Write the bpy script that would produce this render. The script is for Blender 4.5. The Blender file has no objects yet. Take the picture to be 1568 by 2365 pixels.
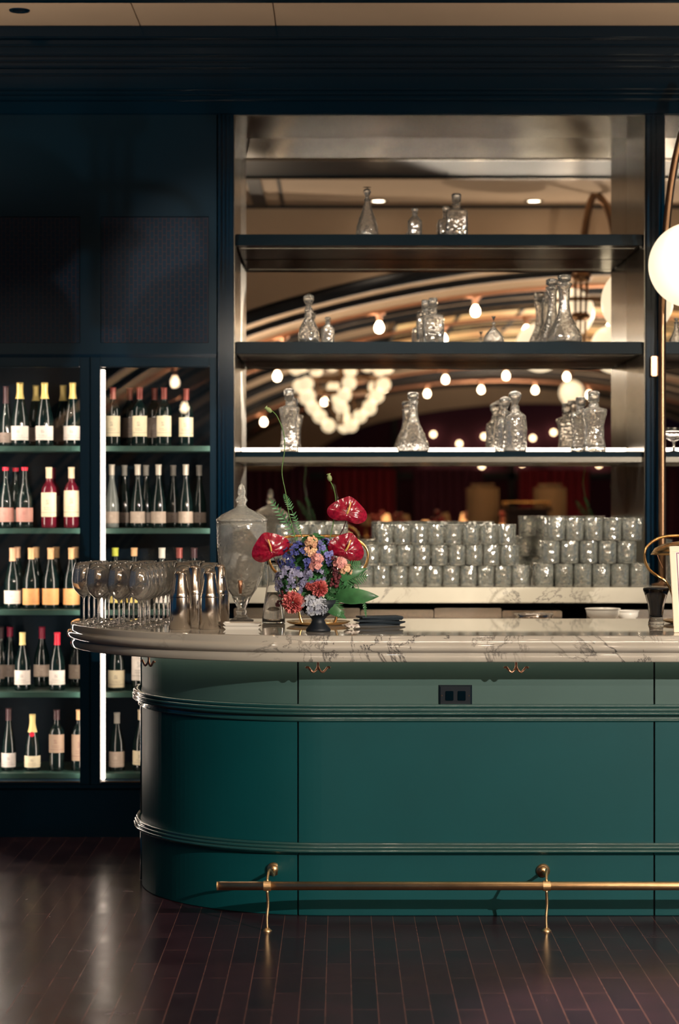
import bpy, bmesh, math, random
from math import pi, sin, cos, sqrt, radians
from mathutils import Vector, Matrix
random.seed(7)
SC = bpy.context.scene
COL = SC.collection

# ------------------------------------------------------------------ camera, world, main lights, exposure
EYE = 1.624; F = 5000.0; CX = 784.0; HY = 1160.0
cam_d = bpy.data.cameras.new('camera'); cam = bpy.data.objects.new('camera', cam_d); COL.objects.link(cam)
cam.location = (0, 0, EYE); cam.rotation_euler = (pi/2, 0, 0)
cam_d.sensor_fit = 'VERTICAL'; cam_d.sensor_height = 36.0; cam_d.lens = 36.0*F/2365.0
cam_d.shift_y = -22.5/2365.0
cam_d.clip_start = 0.1; cam_d.clip_end = 120
cam_d.dof.use_dof = True; cam_d.dof.focus_distance = 8.55; cam_d.dof.aperture_fstop = 2.2
SC.camera = cam

w = bpy.data.worlds.new('world'); SC.world = w; w.use_nodes = True
bg = w.node_tree.nodes['Background']; bg.inputs[0].default_value = (0.05, 0.28, 0.62, 1); bg.inputs[1].default_value = 0.14

def area_light(name, loc, target, size, power, col=(1, .82, .6), size_y=None, spread=None):
    d = bpy.data.lights.new(name, 'AREA'); d.energy = power; d.color = col; d.size = size
    if size_y: d.shape = 'RECTANGLE'; d.size_y = size_y
    if spread: d.spread = spread
    o = bpy.data.objects.new(name, d); COL.objects.link(o); o.location = loc
    o.rotation_euler = (Vector(target)-Vector(loc)).to_track_quat('-Z', 'Y').to_euler(); return o
def spot_light(name, loc, target, power, angle, blend=.5, col=(1, .82, .6), r=.04):
    d = bpy.data.lights.new(name, 'SPOT'); d.energy = power; d.color = col; d.spot_size = radians(angle); d.spot_blend = blend
    d.shadow_soft_size = r
    o = bpy.data.objects.new(name, d); COL.objects.link(o); o.location = loc
    o.rotation_euler = (Vector(target)-Vector(loc)).to_track_quat('-Z', 'Y').to_euler(); return o
# the spotlight that throws the hooks' and the rail's shadows down and to the left on the bar front
spot_light('bar_spotlight', (5.0, 1.1, 3.15), (0.6, 8.5, .75), 3200, 40, .8, (1, .88, .74), .03)
# recessed downlights above the bar (their fittings are built with the ceiling)
DOWN = [(-0.9, 7.9), (0.75, 7.3), (1.9, 7.3), (0.3, 5.6), (1.5, 5.6)]
for i, (x, y) in enumerate(DOWN):
    spot_light('downlight_lamp', (x, y, 3.86), (x, y+.6, 0), 26, 95, .8, (1, .80, .60), .05)
spot_light('floor_pool_fill', (1.0, 6.8, 3.88), (1.0, 6.8, 0), 1300, 23, 1.0, (1, .86, .68), .05)  # added spot, no fitting, standing in for the grey glare on the floor
# added linear fill for highlights on the bar mouldings (added fitting built below)
area_light('linear_fill_light', (.9, 3.2, 2.93), (.9, 8.5, .8), 4.4, 55, (1, .88, .72), .04)
# added upward fill spots without fittings, brightening the plaster ceilings
for (x, y, z, e) in ((-2.3, 8.9, 2.7, 75), (2.5, 8.9, 2.7, 75), (2.6, 4.6, 1.9, 150), (-1.0, 4.4, 1.9, 140), (2.6, 1.0, 1.9, 150), (2.6, -3.0, 1.9, 160), (0.2, -3.6, 1.9, 110), (2.4, -9.0, 1.9, 210)):
    spot_light('ceiling_fill', (x, y, z), (x, y, 9), e, 165, .3, (1, .80, .60), .03)
# added fill spots at ceiling height, for sparkle on shelves, glasses and fridges
for (x, y, tx, ty, tz, e, an) in ((-2.1, 8.0, .3, 11.0, 1.9, 420, 36), (3.5, 8.0, .8, 11.0, 1.9, 520, 36), (2.6, 6.0, .7, 11.0, 1.7, 800, 26), (-1.6, 5.9, .5, 11.0, 1.7, 800, 26), (-2.6, 6.5, -1.2, 10.8, 1.1, 190, 34), (-2.2, 7.0, .6, 9.2, 1.3, 80, 26), (2.2, 6.6, -.8, 9.1, 1.3, 140, 20)):
    spot_light('sparkle_fill', (x, y, 3.84), (tx, ty, tz), e, an, .6, (1, .88, .70), .035)
SC.view_settings.view_transform = 'Standard'; SC.view_settings.look = 'None'
SC.view_settings.exposure = 0.0; SC.view_settings.gamma = 1.0; SC.view_settings.use_curve_mapping = False
cy = SC.cycles
cy.use_denoising = True
cy.max_bounces = 18; cy.diffuse_bounces = 3; cy.glossy_bounces = 7; cy.transmission_bounces = 16; cy.transparent_max_bounces = 16
cy.sample_clamp_indirect = 16.0; cy.caustics_reflective = True; cy.caustics_refractive = True; cy.blur_glossy = .5

# ------------------------------------------------------------------ materials
def new_mat(name):
    m = bpy.data.materials.new(name); m.use_nodes = True
    return m, m.node_tree, m.node_tree.nodes['Principled BSDF']
def pbr(name, col, rough=.5, metal=0., spec=.5, emis=None, estr=0., trans=0., ior=1.45, coat=0., bump=None, sss=0.):
    m, t, b = new_mat(name)
    b.inputs['Base Color'].default_value = (*col, 1); b.inputs['Roughness'].default_value = rough
    b.inputs['Metallic'].default_value = metal; b.inputs['Specular IOR Level'].default_value = spec
    b.inputs['IOR'].default_value = ior; b.inputs['Transmission Weight'].default_value = trans
    b.inputs['Coat Weight'].default_value = coat
    if sss: b.inputs['Subsurface Weight'].default_value = sss
    if emis: b.inputs['Emission Color'].default_value = (*emis, 1); b.inputs['Emission Strength'].default_value = estr
    if bump:
        sc, st = bump
        tc = t.nodes.new('ShaderNodeTexCoord'); n = t.nodes.new('ShaderNodeTexNoise'); n.inputs['Scale'].default_value = sc
        bp = t.nodes.new('ShaderNodeBump'); bp.inputs['Strength'].default_value = st; bp.inputs['Distance'].default_value = .01
        t.links.new(tc.outputs['Object'], n.inputs['Vector']); t.links.new(n.outputs[0], bp.inputs['Height']); t.links.new(bp.outputs[0], b.inputs['Normal'])
    return m
def vary(m, scale, amount, stretch=(1, 1, 1)):
    """mottle the base colour with noise"""
    t = m.node_tree; b = t.nodes['Principled BSDF']; c = list(b.inputs['Base Color'].default_value)
    tc = t.nodes.new('ShaderNodeTexCoord'); mp = t.nodes.new('ShaderNodeMapping'); mp.inputs['Scale'].default_value = stretch
    n = t.nodes.new('ShaderNodeTexNoise'); n.inputs['Scale'].default_value = scale; n.inputs['Detail'].default_value = 5
    r = t.nodes.new('ShaderNodeValToRGB')
    r.color_ramp.elements[0].position = .3; r.color_ramp.elements[1].position = .7
    r.color_ramp.elements[0].color = (*[x*(1-amount) for x in c[:3]], 1); r.color_ramp.elements[1].color = (*[min(1, x*(1+amount)) for x in c[:3]], 1)
    t.links.new(tc.outputs['Object'], mp.inputs[0]); t.links.new(mp.outputs[0], n.inputs['Vector']); t.links.new(n.outputs[0], r.inputs[0]); t.links.new(r.outputs[0], b.inputs['Base Color'])
    return m
M = {}
M['bar_teal'] = vary(pbr('painted teal bar front', (.002, .056, .064), .40, spec=.35), 3, .06)
M['shelf_black'] = pbr('near black shelf lacquer', (.0006, .005, .009), .2, spec=.12)
M['bar_upper'] = vary(pbr('lighter grey teal bar panel', (.042, .088, .082), .42), 3, .06)  # lighter and greyer than the lower panels
M['bar_mould'] = pbr('glossy painted bar moulding', (.012, .060, .060), .22, spec=.9, coat=1.0)
M['lacquer'] = pbr('dark teal lacquer', (.0003, .0095, .0200), .30, spec=.16)
M['lacquer_gloss'] = pbr('glossy dark teal moulding', (.0003, .009, .021), .14, spec=.32)
M['shelf_teal'] = pbr('fridge shelf teal', (.02, .055, .045), .4)
M['black_in'] = pbr('dark fridge lining', (.0005, .010, .020), .5, spec=.15)
M['black'] = pbr('black', (.002, .006, .012), .35)
M['black_matte'] = pbr('black matte', (.003, .012, .022), .7)
M['ceil'] = vary(pbr('beige plaster ceiling', (.50, .385, .285), .7), 2, .05)
M['vault'] = vary(pbr('beige vault plaster', (.60, .45, .32), .75), 1.5, .06)
M['rib'] = pbr('dark vault rib', (.010, .014, .022), .5)
M['brass'] = vary(pbr('brass', (.72, .46, .20), .24, 1.0), 30, .18, (1, 1, 1))
M['brass_rail'] = vary(pbr('worn brass rail', (.82, .56, .30), .36, 1.0), 14, .15, (1, 1, 1))
M['bronze'] = pbr('bronze', (.26, .15, .085), .28, 1.0)
M['copper'] = pbr('copper', (.85, .46, .30), .36, 1.0)
M['gold'] = pbr('gold', (.9, .62, .25), .25, 1.0)
M['steel'] = pbr('brushed shaker steel', (.62, .56, .50), .18, 1.0)
M['mirror'] = pbr('mirror', (.86, .84, .80), .0, 1.0)
M['fab_red'] = pbr('red cloth', (.22, .014, .03), .8)
M['fab_plum'] = pbr('plum cloth', (.085, .018, .045), .8)
M['fab_beige'] = pbr('beige cloth', (.25, .18, .12), .8)
M['wood_dark'] = vary(pbr('dark wood', (.03, .012, .010), .35), 6, .4, (1, 1, 6))
M['globe'] = pbr('opal globe glass', (.9, .85, .75), .3, emis=(1, .82, .56), estr=1.2)
M['globe_far'] = pbr('opal pendant glass', (.9, .85, .75), .3, emis=(1, .80, .52), estr=1.15)
M['bulb'] = pbr('lit bulb', (1, 1, 1), .3, emis=(1, .74, .48), estr=26)
M['tiny'] = pbr('small lit bulb', (1, 1, 1), .3, emis=(1, .72, .42), estr=9)
M['led'] = pbr('led strip', (1, 1, 1), .3, emis=(1, .80, .62), estr=7)
M['led_side'] = pbr('fridge led strip', (1, 1, 1), .3, emis=(1, .82, .66), estr=8)
M['led_hidden'] = pbr('fridge side strip', (1, 1, 1), .3, emis=(1, .84, .70), estr=19)
M['strip'] = pbr('recessed shelf strip', (1, 1, 1), .3, emis=(1, .88, .74), estr=70)
M['strip_fill'] = pbr('dim added shelf fill', (1, 1, 1), .3, emis=(1, .88, .74), estr=14)  # fill light added beneath the top and middle shelves
M['down'] = pbr('lit recessed lamp', (1, 1, 1), .3, emis=(1, .85, .65), estr=12)
M['candle'] = pbr('amber lamp', (.8, .4, .1), .3, emis=(1, .45, .16), estr=1.6)
M['white'] = pbr('white glaze', (.75, .72, .66), .25)
M['cream'] = pbr('cream frame', (.78, .66, .50), .4)
M['paper'] = pbr('paper', (.80, .72, .66), .7)
M['ink'] = pbr('plum ink', (.20, .06, .14), .6)
M['glass'] = pbr('clear glass', (1, 1, 1), 0.0, trans=1.0, ior=1.5)
M['glass_green'] = pbr('tumbler glass', (.95, 1, .97), 0.0, trans=1.0, ior=1.5)
def cutglass(name, ior, dif, glint, tint=(1, .97, .9), facet=(90, .5), grough=.10):
    m, t, b = new_mat(name); b.inputs['Transmission Weight'].default_value = 1; b.inputs['Roughness'].default_value = 0; b.inputs['IOR'].default_value = ior
    e = t.nodes.new('ShaderNodeBsdfDiffuse'); e.inputs[0].default_value = (*tint, 1)
    g = t.nodes.new('ShaderNodeBsdfGlossy'); g.inputs[0].default_value = (1, .98, .94, 1); g.inputs['Roughness'].default_value = grough
    m1 = t.nodes.new('ShaderNodeMixShader'); m1.inputs[0].default_value = glint
    m2 = t.nodes.new('ShaderNodeMixShader'); m2.inputs[0].default_value = dif
    o = t.nodes['Material Output']; L = t.links.new
    L(b.outputs[0], m1.inputs[1]); L(g.outputs[0], m1.inputs[2]); L(m1.outputs[0], m2.inputs[1]); L(e.outputs[0], m2.inputs[2]); L(m2.outputs[0], o.inputs[0])
    tc = t.nodes.new('ShaderNodeTexCoord'); v = t.nodes.new('ShaderNodeTexVoronoi'); v.inputs['Scale'].default_value = facet[0]
    bp = t.nodes.new('ShaderNodeBump'); bp.inputs['Strength'].default_value = facet[1]; bp.inputs['Distance'].default_value = .006
    L(tc.outputs['Object'], v.inputs['Vector']); L(v.outputs['Distance'], bp.inputs['Height']); L(bp.outputs[0], g.inputs['Normal']); L(bp.outputs[0], b.inputs['Normal'])
    return m
M['cut'] = cutglass('cut crystal', 1.48, .03, .15, facet=(55, .28), grough=.07)
M['glass_green'] = cutglass('tumbler glass', 1.5, .04, .20, (.93, 1, .92), facet=(55, .45))
M['stemware'] = cutglass('stemware glass', 1.45, .03, .15, facet=(25, .0), grough=.05)
M['frost'] = cutglass('diamond cut dispenser glass', 1.3, .13, .08, (1, 1, .93), facet=(60, .3))
M['water'] = pbr('water', (1, 1, 1), 0.0, trans=1.0, ior=1.33)
M['bottle_dark'] = pbr('dark green bottle glass', (.003, .010, .010), .06, spec=.7)
M['bottle_rose'] = pbr('rose wine bottle', (.12, .008, .02), .06, spec=.7)
M['bottle_clear'] = pbr('pale wine bottle', (.16, .18, .17), .06, spec=.7)
M['soil'] = pbr('dark stone', (.006, .010, .016), .5)
M['stem'] = pbr('green stem', (.08, .16, .035), .5)
M['stem_dark'] = pbr('dark red stem', (.05, .012, .015), .5)
M['leaf'] = vary(pbr('green leaf', (.035, .13, .045), .38), 20, .35)
M['fern'] = pbr('fern green', (.05, .16, .06), .5)
M['pod'] = pbr('poppy pod', (.20, .26, .10), .6)
M['lime'] = pbr('lime leaf', (.30, .45, .10), .5)
M['spadix'] = pbr('spadix', (.65, .42, .12), .5)

def metal_brushed():
    m, t, b = new_mat('brushed steel lining')
    b.inputs['Metallic'].default_value = 1; b.inputs['Base Color'].default_value = (.21, .20, .175, 1); b.inputs['Anisotropic'].default_value = .5
    tc = t.nodes.new('ShaderNodeTexCoord'); mp = t.nodes.new('ShaderNodeMapping'); mp.inputs['Scale'].default_value = (40, 1.2, 1.2)
    n = t.nodes.new('ShaderNodeTexNoise'); n.inputs['Scale'].default_value = 6
    r = t.nodes.new('ShaderNodeMapRange'); r.inputs[3].default_value = .20; r.inputs[4].default_value = .24
    t.links.new(tc.outputs['Object'], mp.inputs[0]); t.links.new(mp.outputs[0], n.inputs['Vector'])
    t.links.new(n.outputs[0], r.inputs[0]); t.links.new(r.outputs[0], b.inputs['Roughness'])
    return m
M['brushed'] = metal_brushed()
def marble(name, c1, c2, vein, scale=1.0, rough=.10):
    m, t, b = new_mat(name)
    tc = t.nodes.new('ShaderNodeTexCoord')
    n0 = t.nodes.new('ShaderNodeTexNoise'); n0.inputs['Scale'].default_value = 1.6*scale; n0.inputs['Detail'].default_value = 8; n0.inputs['Distortion'].default_value = .8
    base = t.nodes.new('ShaderNodeValToRGB'); base.color_ramp.elements[0].color = (*c1, 1); base.color_ramp.elements[1].color = (*c2, 1)
    base.color_ramp.elements[0].position = .35; base.color_ramp.elements[1].position = .65
    n1 = t.nodes.new('ShaderNodeTexNoise'); n1.inputs['Scale'].default_value = 2.1*scale; n1.inputs['Detail'].default_value = 9; n1.inputs['Distortion'].default_value = 2.2; n1.inputs['Roughness'].default_value = .62
    # thin veins where the noise crosses 0.5
    s = t.nodes.new('ShaderNodeMath'); s.operation = 'SUBTRACT'; s.inputs[1].default_value = .5
    a = t.nodes.new('ShaderNodeMath'); a.operation = 'ABSOLUTE'
    v = t.nodes.new('ShaderNodeValToRGB'); v.color_ramp.elements[0].color = (1, 1, 1, 1); v.color_ramp.elements[1].color = (0, 0, 0, 1); v.color_ramp.elements[1].position = .018
    n2 = t.nodes.new('ShaderNodeTexNoise'); n2.inputs['Scale'].default_value = 1.1*scale; n2.inputs['Detail'].default_value = 3
    g = t.nodes.new('ShaderNodeValToRGB'); g.color_ramp.elements[0].position = .49; g.color_ramp.elements[1].position = .57
    mu = t.nodes.new('ShaderNodeMath'); mu.operation = 'MULTIPLY'
    mx = t.nodes.new('ShaderNodeMix'); mx.data_type = 'RGBA'; mx.inputs['B'].default_value = (*vein, 1)
    L = t.links.new
    for n in (n0, n1, n2): L(tc.outputs['Object'], n.inputs['Vector'])
    L(n0.outputs[0], base.inputs[0]); L(n1.outputs[0], s.inputs[0]); L(s.outputs[0], a.inputs[0]); L(a.outputs[0], v.inputs[0])
    L(n2.outputs[0], g.inputs[0]); L(v.outputs[0], mu.inputs[0]); L(g.outputs[0], mu.inputs[1])
    L(mu.outputs[0], mx.inputs['Factor']); L(base.outputs[0], mx.inputs['A']); L(mx.outputs['Result'], b.inputs['Base Color'])
    b.inputs['Roughness'].default_value = rough
    return m
M['marble'] = marble('veined grey marble', (.33, .305, .265), (.42, .39, .34), (.045, .043, .045), rough=.035)
M['marble_back'] = marble('back counter marble', (.36, .335, .28), (.42, .39, .33), (.14, .13, .12), 1.3)
def floor_mat():
    m, t, b = new_mat('dark brick plank floor')
    tc = t.nodes.new('ShaderNodeTexCoord'); mp = t.nodes.new('ShaderNodeMapping'); mp.inputs['Rotation'].default_value = (0, 0, pi/2); mp.inputs['Location'].default_value = (.03, .045, 0)
    br = t.nodes.new('ShaderNodeTexBrick'); br.offset = .5
    br.inputs['Scale'].default_value = 1; br.inputs['Brick Width'].default_value = .46; br.inputs['Row Height'].default_value = .0845
    br.inputs['Mortar Size'].default_value = .0014; br.inputs['Mortar Smooth'].default_value = .3
    br.inputs['Color1'].default_value = (.015, .008, .014, 1); br.inputs['Color2'].default_value = (.028, .012, .018, 1); br.inputs['Mortar'].default_value = (.13, .06, .05, 1)
    n = t.nodes.new('ShaderNodeTexNoise'); n.inputs['Scale'].default_value = 5; n.inputs['Detail'].default_value = 6
    mr = t.nodes.new('ShaderNodeMapRange'); mr.inputs[3].default_value = .6; mr.inputs[4].default_value = 1.5
    mx = t.nodes.new('ShaderNodeMix'); mx.data_type = 'RGBA'; mx.blend_type = 'MULTIPLY'; mx.inputs['Factor'].default_value = 1
    rr = t.nodes.new('ShaderNodeMapRange'); rr.inputs[3].default_value = .12; rr.inputs[4].default_value = .34
    bp = t.nodes.new('ShaderNodeBump'); bp.inputs['Strength'].default_value = .35; bp.inputs['Distance'].default_value = .004
    L = t.links.new
    L(tc.outputs['Object'], mp.inputs[0]); L(mp.outputs[0], br.inputs['Vector']); L(tc.outputs['Object'], n.inputs['Vector'])
    L(n.outputs[0], mr.inputs[0]); L(br.outputs['Color'], mx.inputs['A']); L(mr.outputs[0], mx.inputs['B']); L(mx.outputs['Result'], b.inputs['Base Color'])
    b.inputs['Specular IOR Level'].default_value = .13
    L(n.outputs[0], rr.inputs[0]); L(rr.outputs[0], b.inputs['Roughness'])
    L(br.outputs['Fac'], bp.inputs['Height']); bp.invert = True; L(bp.outputs[0], b.inputs['Normal'])
    return m
M['floor'] = floor_mat()
def cane_mat():
    m, t, b = new_mat('dark woven cane panel')
    tc = t.nodes.new('ShaderNodeTexCoord')
    mp = t.nodes.new('ShaderNodeMapping'); mp.inputs['Rotation'].default_value = (pi/2, 0, 0)
    sx = t.nodes.new('ShaderNodeSeparateXYZ')
    br = t.nodes.new('ShaderNodeTexBrick'); br.offset = .5
    cb = t.nodes.new('ShaderNodeCombineXYZ')
    br.inputs['Scale'].default_value = 1; br.inputs['Brick Width'].default_value = .040; br.inputs['Row Height'].default_value = .020; br.inputs['Mortar Size'].default_value = .0016
    br.inputs['Color1'].default_value = (.0004, .007, .018, 1); br.inputs['Color2'].default_value = (.0004, .009, .022, 1); br.inputs['Mortar'].default_value = (.022, .012, .017, 1)
    bp = t.nodes.new('ShaderNodeBump'); bp.inputs['Strength'].default_value = .8; bp.inputs['Distance'].default_value = .004
    L = t.links.new
    L(tc.outputs['Object'], sx.inputs[0]); L(sx.outputs['Z'], cb.inputs['X']); L(sx.outputs['X'], cb.inputs['Y']); L(cb.outputs[0], br.inputs['Vector'])
    L(br.outputs['Color'], b.inputs['Base Color']); L(br.outputs['Fac'], bp.inputs['Height']); L(bp.outputs[0], b.inputs['Normal'])
    b.inputs['Roughness'].default_value = .5; b.inputs['Specular IOR Level'].default_value = .1
    return m
M['cane'] = cane_mat()
def pane_mat(name, refl=1.0, tint=(1, 1, 1)):
    m = bpy.data.materials.new(name); m.use_nodes = True; t = m.node_tree; t.nodes.clear()
    o = t.nodes.new('ShaderNodeOutputMaterial'); mx = t.nodes.new('ShaderNodeMixShader'); tr = t.nodes.new('ShaderNodeBsdfTransparent'); gl = t.nodes.new('ShaderNodeBsdfGlossy')
    tr.inputs[0].default_value = (*tint, 1); gl.inputs['Roughness'].default_value = 0
    fr = t.nodes.new('ShaderNodeFresnel'); fr.inputs['IOR'].default_value = 1.5
    mm = t.nodes.new('ShaderNodeMath'); mm.operation = 'MULTIPLY'; mm.inputs[1].default_value = refl
    t.links.new(fr.outputs[0], mm.inputs[0]); t.links.new(mm.outputs[0], mx.inputs[0]); t.links.new(tr.outputs[0], mx.inputs[1]); t.links.new(gl.outputs[0], mx.inputs[2]); t.links.new(mx.outputs[0], o.inputs[0])
    return m
M['pane'] = pane_mat('door glass', 1.3)
def amber_glass():
    m, t, b = new_mat('amber leaded skylight')
    tc = t.nodes.new('ShaderNodeTexCoord')
    n = t.nodes.new('ShaderNodeTexNoise'); n.inputs['Scale'].default_value = 2.2; n.inputs['Detail'].default_value = 4
    r = t.nodes.new('ShaderNodeValToRGB'); r.color_ramp.elements[0].color = (.50, .20, .04, 1); r.color_ramp.elements[1].color = (1, .72, .33, 1)
    r.color_ramp.elements[0].position = .35; r.color_ramp.elements[1].position = .65
    L = t.links.new
    L(tc.outputs['Object'], n.inputs['Vector']); L(n.outputs[0], r.inputs[0]); L(r.outputs[0], b.inputs['Emission Color']); L(r.outputs[0], b.inputs['Base Color'])
    b.inputs['Emission Strength'].default_value = .55
    return m
M['skylight'] = amber_glass()
def flower_mat(name, c1, c2, rough=.5, scale=40, coat=0.):
    m, t, b = new_mat(name)
    tc = t.nodes.new('ShaderNodeTexCoord'); n = t.nodes.new('ShaderNodeTexNoise'); n.inputs['Scale'].default_value = scale
    r = t.nodes.new('ShaderNodeValToRGB'); r.color_ramp.elements[0].position = .35; r.color_ramp.elements[1].position = .65
    r.color_ramp.elements[0].color = (*c1, 1); r.color_ramp.elements[1].color = (*c2, 1)
    t.links.new(tc.outputs['Object'], n.inputs['Vector']); t.links.new(n.outputs[0], r.inputs[0]); t.links.new(r.outputs[0], b.inputs['Base Color'])
    b.inputs['Roughness'].default_value = rough; b.inputs['Coat Weight'].default_value = coat
    bp = t.nodes.new('ShaderNodeBump'); bp.inputs['Strength'].default_value = .25; bp.inputs['Distance'].default_value = .004
    t.links.new(n.outputs[0], bp.inputs['Height']); t.links.new(bp.outputs[0], b.inputs['Normal'])
    return m
M['anthurium'] = flower_mat('glossy red spathe', (.16, .004, .015), (.29, .008, .03), .18, 90, .5)
M['hyd_blue'] = flower_mat('deep blue petals', (.02, .028, .15), (.055, .065, .28), .6)
M['hyd_lav'] = flower_mat('lavender petals', (.10, .095, .19), (.22, .22, .33), .6)
M['hyd_violet'] = flower_mat('violet blue petals', (.08, .08, .30), (.17, .17, .42), .6)
M['hyd_pale'] = flower_mat('pale blue petals', (.24, .26, .34), (.42, .44, .48), .6)
M['pink'] = flower_mat('coral pink petals', (.50, .09, .10), (.75, .22, .20), .6)
M['peach'] = flower_mat('peach petals', (.62, .30, .20), (.75, .50, .28), .6)
M['rosepink'] = flower_mat('rose pink petals', (.55, .20, .20), (.65, .32, .28), .6)
M['amaranth'] = flower_mat('dark red amaranth', (.05, .006, .012), (.12, .012, .02), .7)
def label_mat(name, col, ink=(.05, .04, .04), band=None):
    """paper label with an emblem block and lines of small print; object space, bottle axis at x=y=0, label centre at z=0"""
    m, t, b = new_mat(name); L = t.links.new
    tc = t.nodes.new('ShaderNodeTexCoord'); sx = t.nodes.new('ShaderNodeSeparateXYZ'); L(tc.outputs['Generated'], sx.inputs[0])
    def rng(sock, lo, hi):
        a = t.nodes.new('ShaderNodeMath'); a.operation = 'GREATER_THAN'; a.inputs[1].default_value = lo; L(sock, a.inputs[0])
        c = t.nodes.new('ShaderNodeMath'); c.operation = 'LESS_THAN'; c.inputs[1].default_value = hi; L(sock, c.inputs[0])
        d = t.nodes.new('ShaderNodeMath'); d.operation = 'MULTIPLY'; L(a.outputs[0], d.inputs[0]); L(c.outputs[0], d.inputs[1]); return d.outputs[0]
    def mul(a, c):
        d = t.nodes.new('ShaderNodeMath'); d.operation = 'MULTIPLY'; L(a, d.inputs[0]); L(c, d.inputs[1]); return d.outputs[0]
    def add(a, c):
        d = t.nodes.new('ShaderNodeMath'); d.operation = 'MAXIMUM'; L(a, d.inputs[0]); L(c, d.inputs[1]); return d.outputs[0]
    n = t.nodes.new('ShaderNodeTexNoise'); n.inputs['Scale'].default_value = 42; n.inputs['Detail'].default_value = 2; L(tc.outputs['Generated'], n.inputs['Vector'])
    g = t.nodes.new('ShaderNodeMath'); g.operation = 'GREATER_THAN'; g.inputs[1].default_value = .5; L(n.outputs[0], g.inputs[0])
    mark = mul(mul(rng(sx.outputs['X'], .40, .60), rng(sx.outputs['Z'], .50, .72)), g.outputs[0])
    for z in (.36, .28): mark = add(mark, mul(mul(rng(sx.outputs['X'], .25, .75), rng(sx.outputs['Z'], z, z+.035)), g.outputs[0]))
    mark = add(mark, rng(sx.outputs['Z'], .17, .19))
    sc = t.nodes.new('ShaderNodeMath'); sc.operation = 'MULTIPLY'; sc.inputs[1].default_value = .6; L(mark, sc.inputs[0])
    mx = t.nodes.new('ShaderNodeMix'); mx.data_type = 'RGBA'; mx.inputs['A'].default_value = (*col, 1); mx.inputs['B'].default_value = (*ink, 1); L(sc.outputs[0], mx.inputs['Factor'])
    L(mx.outputs['Result'], b.inputs['Base Color']); b.inputs['Roughness'].default_value = .6
    return m
LAB = {
 'white': label_mat('white bottle label', (.72, .66, .60)), 'cream': label_mat('cream bottle label', (.74, .66, .46)),
 'orange': label_mat('orange bottle label', (.82, .42, .16), (.6, .3, .12)), 'pink': label_mat('dull pink bottle label', (.45, .22, .18), (.3, .08, .08)),
 'taupe': label_mat('taupe bottle label', (.45, .36, .29), (.7, .6, .5)), 'yellow': label_mat('yellow bottle label', (.78, .62, .18)),
 'ornate': label_mat('ornate brown bottle label', (.34, .24, .17), (.12, .03, .05)), 'grey': label_mat('grey bottle label', (.58, .53, .50)),
 'dim': label_mat('brown grey bottle label', (.22, .17, .14)),
}
CAP = {k: pbr(k+' capsule foil', c, r, mt) for k, c, r, mt in [
 ('gold', (.80, .62, .22), .35, .3), ('redbrown', (.25, .06, .05), .35, .2), ('red', (.62, .02, .05), .4, 0), ('cream', (.75, .62, .42), .5, 0),
 ('silver', (.55, .50, .42), .4, .3), ('tan', (.78, .47, .24), .45, .1), ('dark', (.06, .03, .035), .35, .1), ('yellow', (.80, .65, .28), .4, .1),
 ('white', (.72, .70, .62), .5, 0), ('lime', (.6, .65, .08), .5, 0), ('wine', (.28, .015, .05), .4, 0), ('orange', (.72, .42, .26), .4, .2), ('grey', (.36, .34, .30), .5, 0)]}

# ------------------------------------------------------------------ helpers
def at(px, py, Y): return Vector(((px-CX)/F*Y, Y, EYE+(HY-py)/F*Y))
def ax(px, Y): return (px-CX)/F*Y
def az(py, Y): return EYE+(HY-py)/F*Y
def link(name, me, mat=None, parent=None, loc=None, smooth=None):
    o = bpy.data.objects.new(name, me); COL.objects.link(o)
    if mat is not None and not me.materials: me.materials.append(mat)
    if parent is not None: o.parent = parent
    if loc is not None: o.location = loc
    return o
def mesh_from(bm, name, smooth=False, recalc=True):
    if recalc: bmesh.ops.recalc_face_normals(bm, faces=bm.faces)
    me = bpy.data.meshes.new(name); bm.to_mesh(me); bm.free()
    if smooth: me.polygons.foreach_set('use_smooth', [True]*len(me.polygons))
    return me
def obj(name, bm, mat, parent=None, smooth=False, loc=None, recalc=True):
    return link(name, mesh_from(bm, name, smooth, recalc), mat, parent, loc)
def thing(name, label, cat, loc=(0, 0, 0), rz=0, group=None, rot=None):
    o = bpy.data.objects.new(name, None); COL.objects.link(o); o.location = loc; o.rotation_euler = rot or (0, 0, rz)
    o.empty_display_size = .05
    o['label'] = label; o['category'] = cat
    if group: o['group'] = group
    return o
def tag(o, label, cat, group=None, kind=None):
    o['label'] = label; o['category'] = cat
    if group: o['group'] = group
    if kind: o['kind'] = kind
    return o
def struct(o): o['kind'] = 'structure'; return o
def box(bm, x0, x1, y0, y1, z0, z1):
    v = [bm.verts.new((x, y, z)) for z in (z0, z1) for y in (y0, y1) for x in (x0, x1)]
    for f in ((0, 2, 3, 1), (4, 5, 7, 6), (0, 1, 5, 4), (2, 6, 7, 3), (0, 4, 6, 2), (1, 3, 7, 5)): bm.faces.new([v[i] for i in f])
    return v
def boxes(*bs, bevel=0):
    bm = bmesh.new()
    for b in bs: box(bm, *b)
    if bevel: bmesh.ops.bevel(bm, geom=bm.edges[:], offset=bevel, segments=2, affect='EDGES')
    return bm
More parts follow.
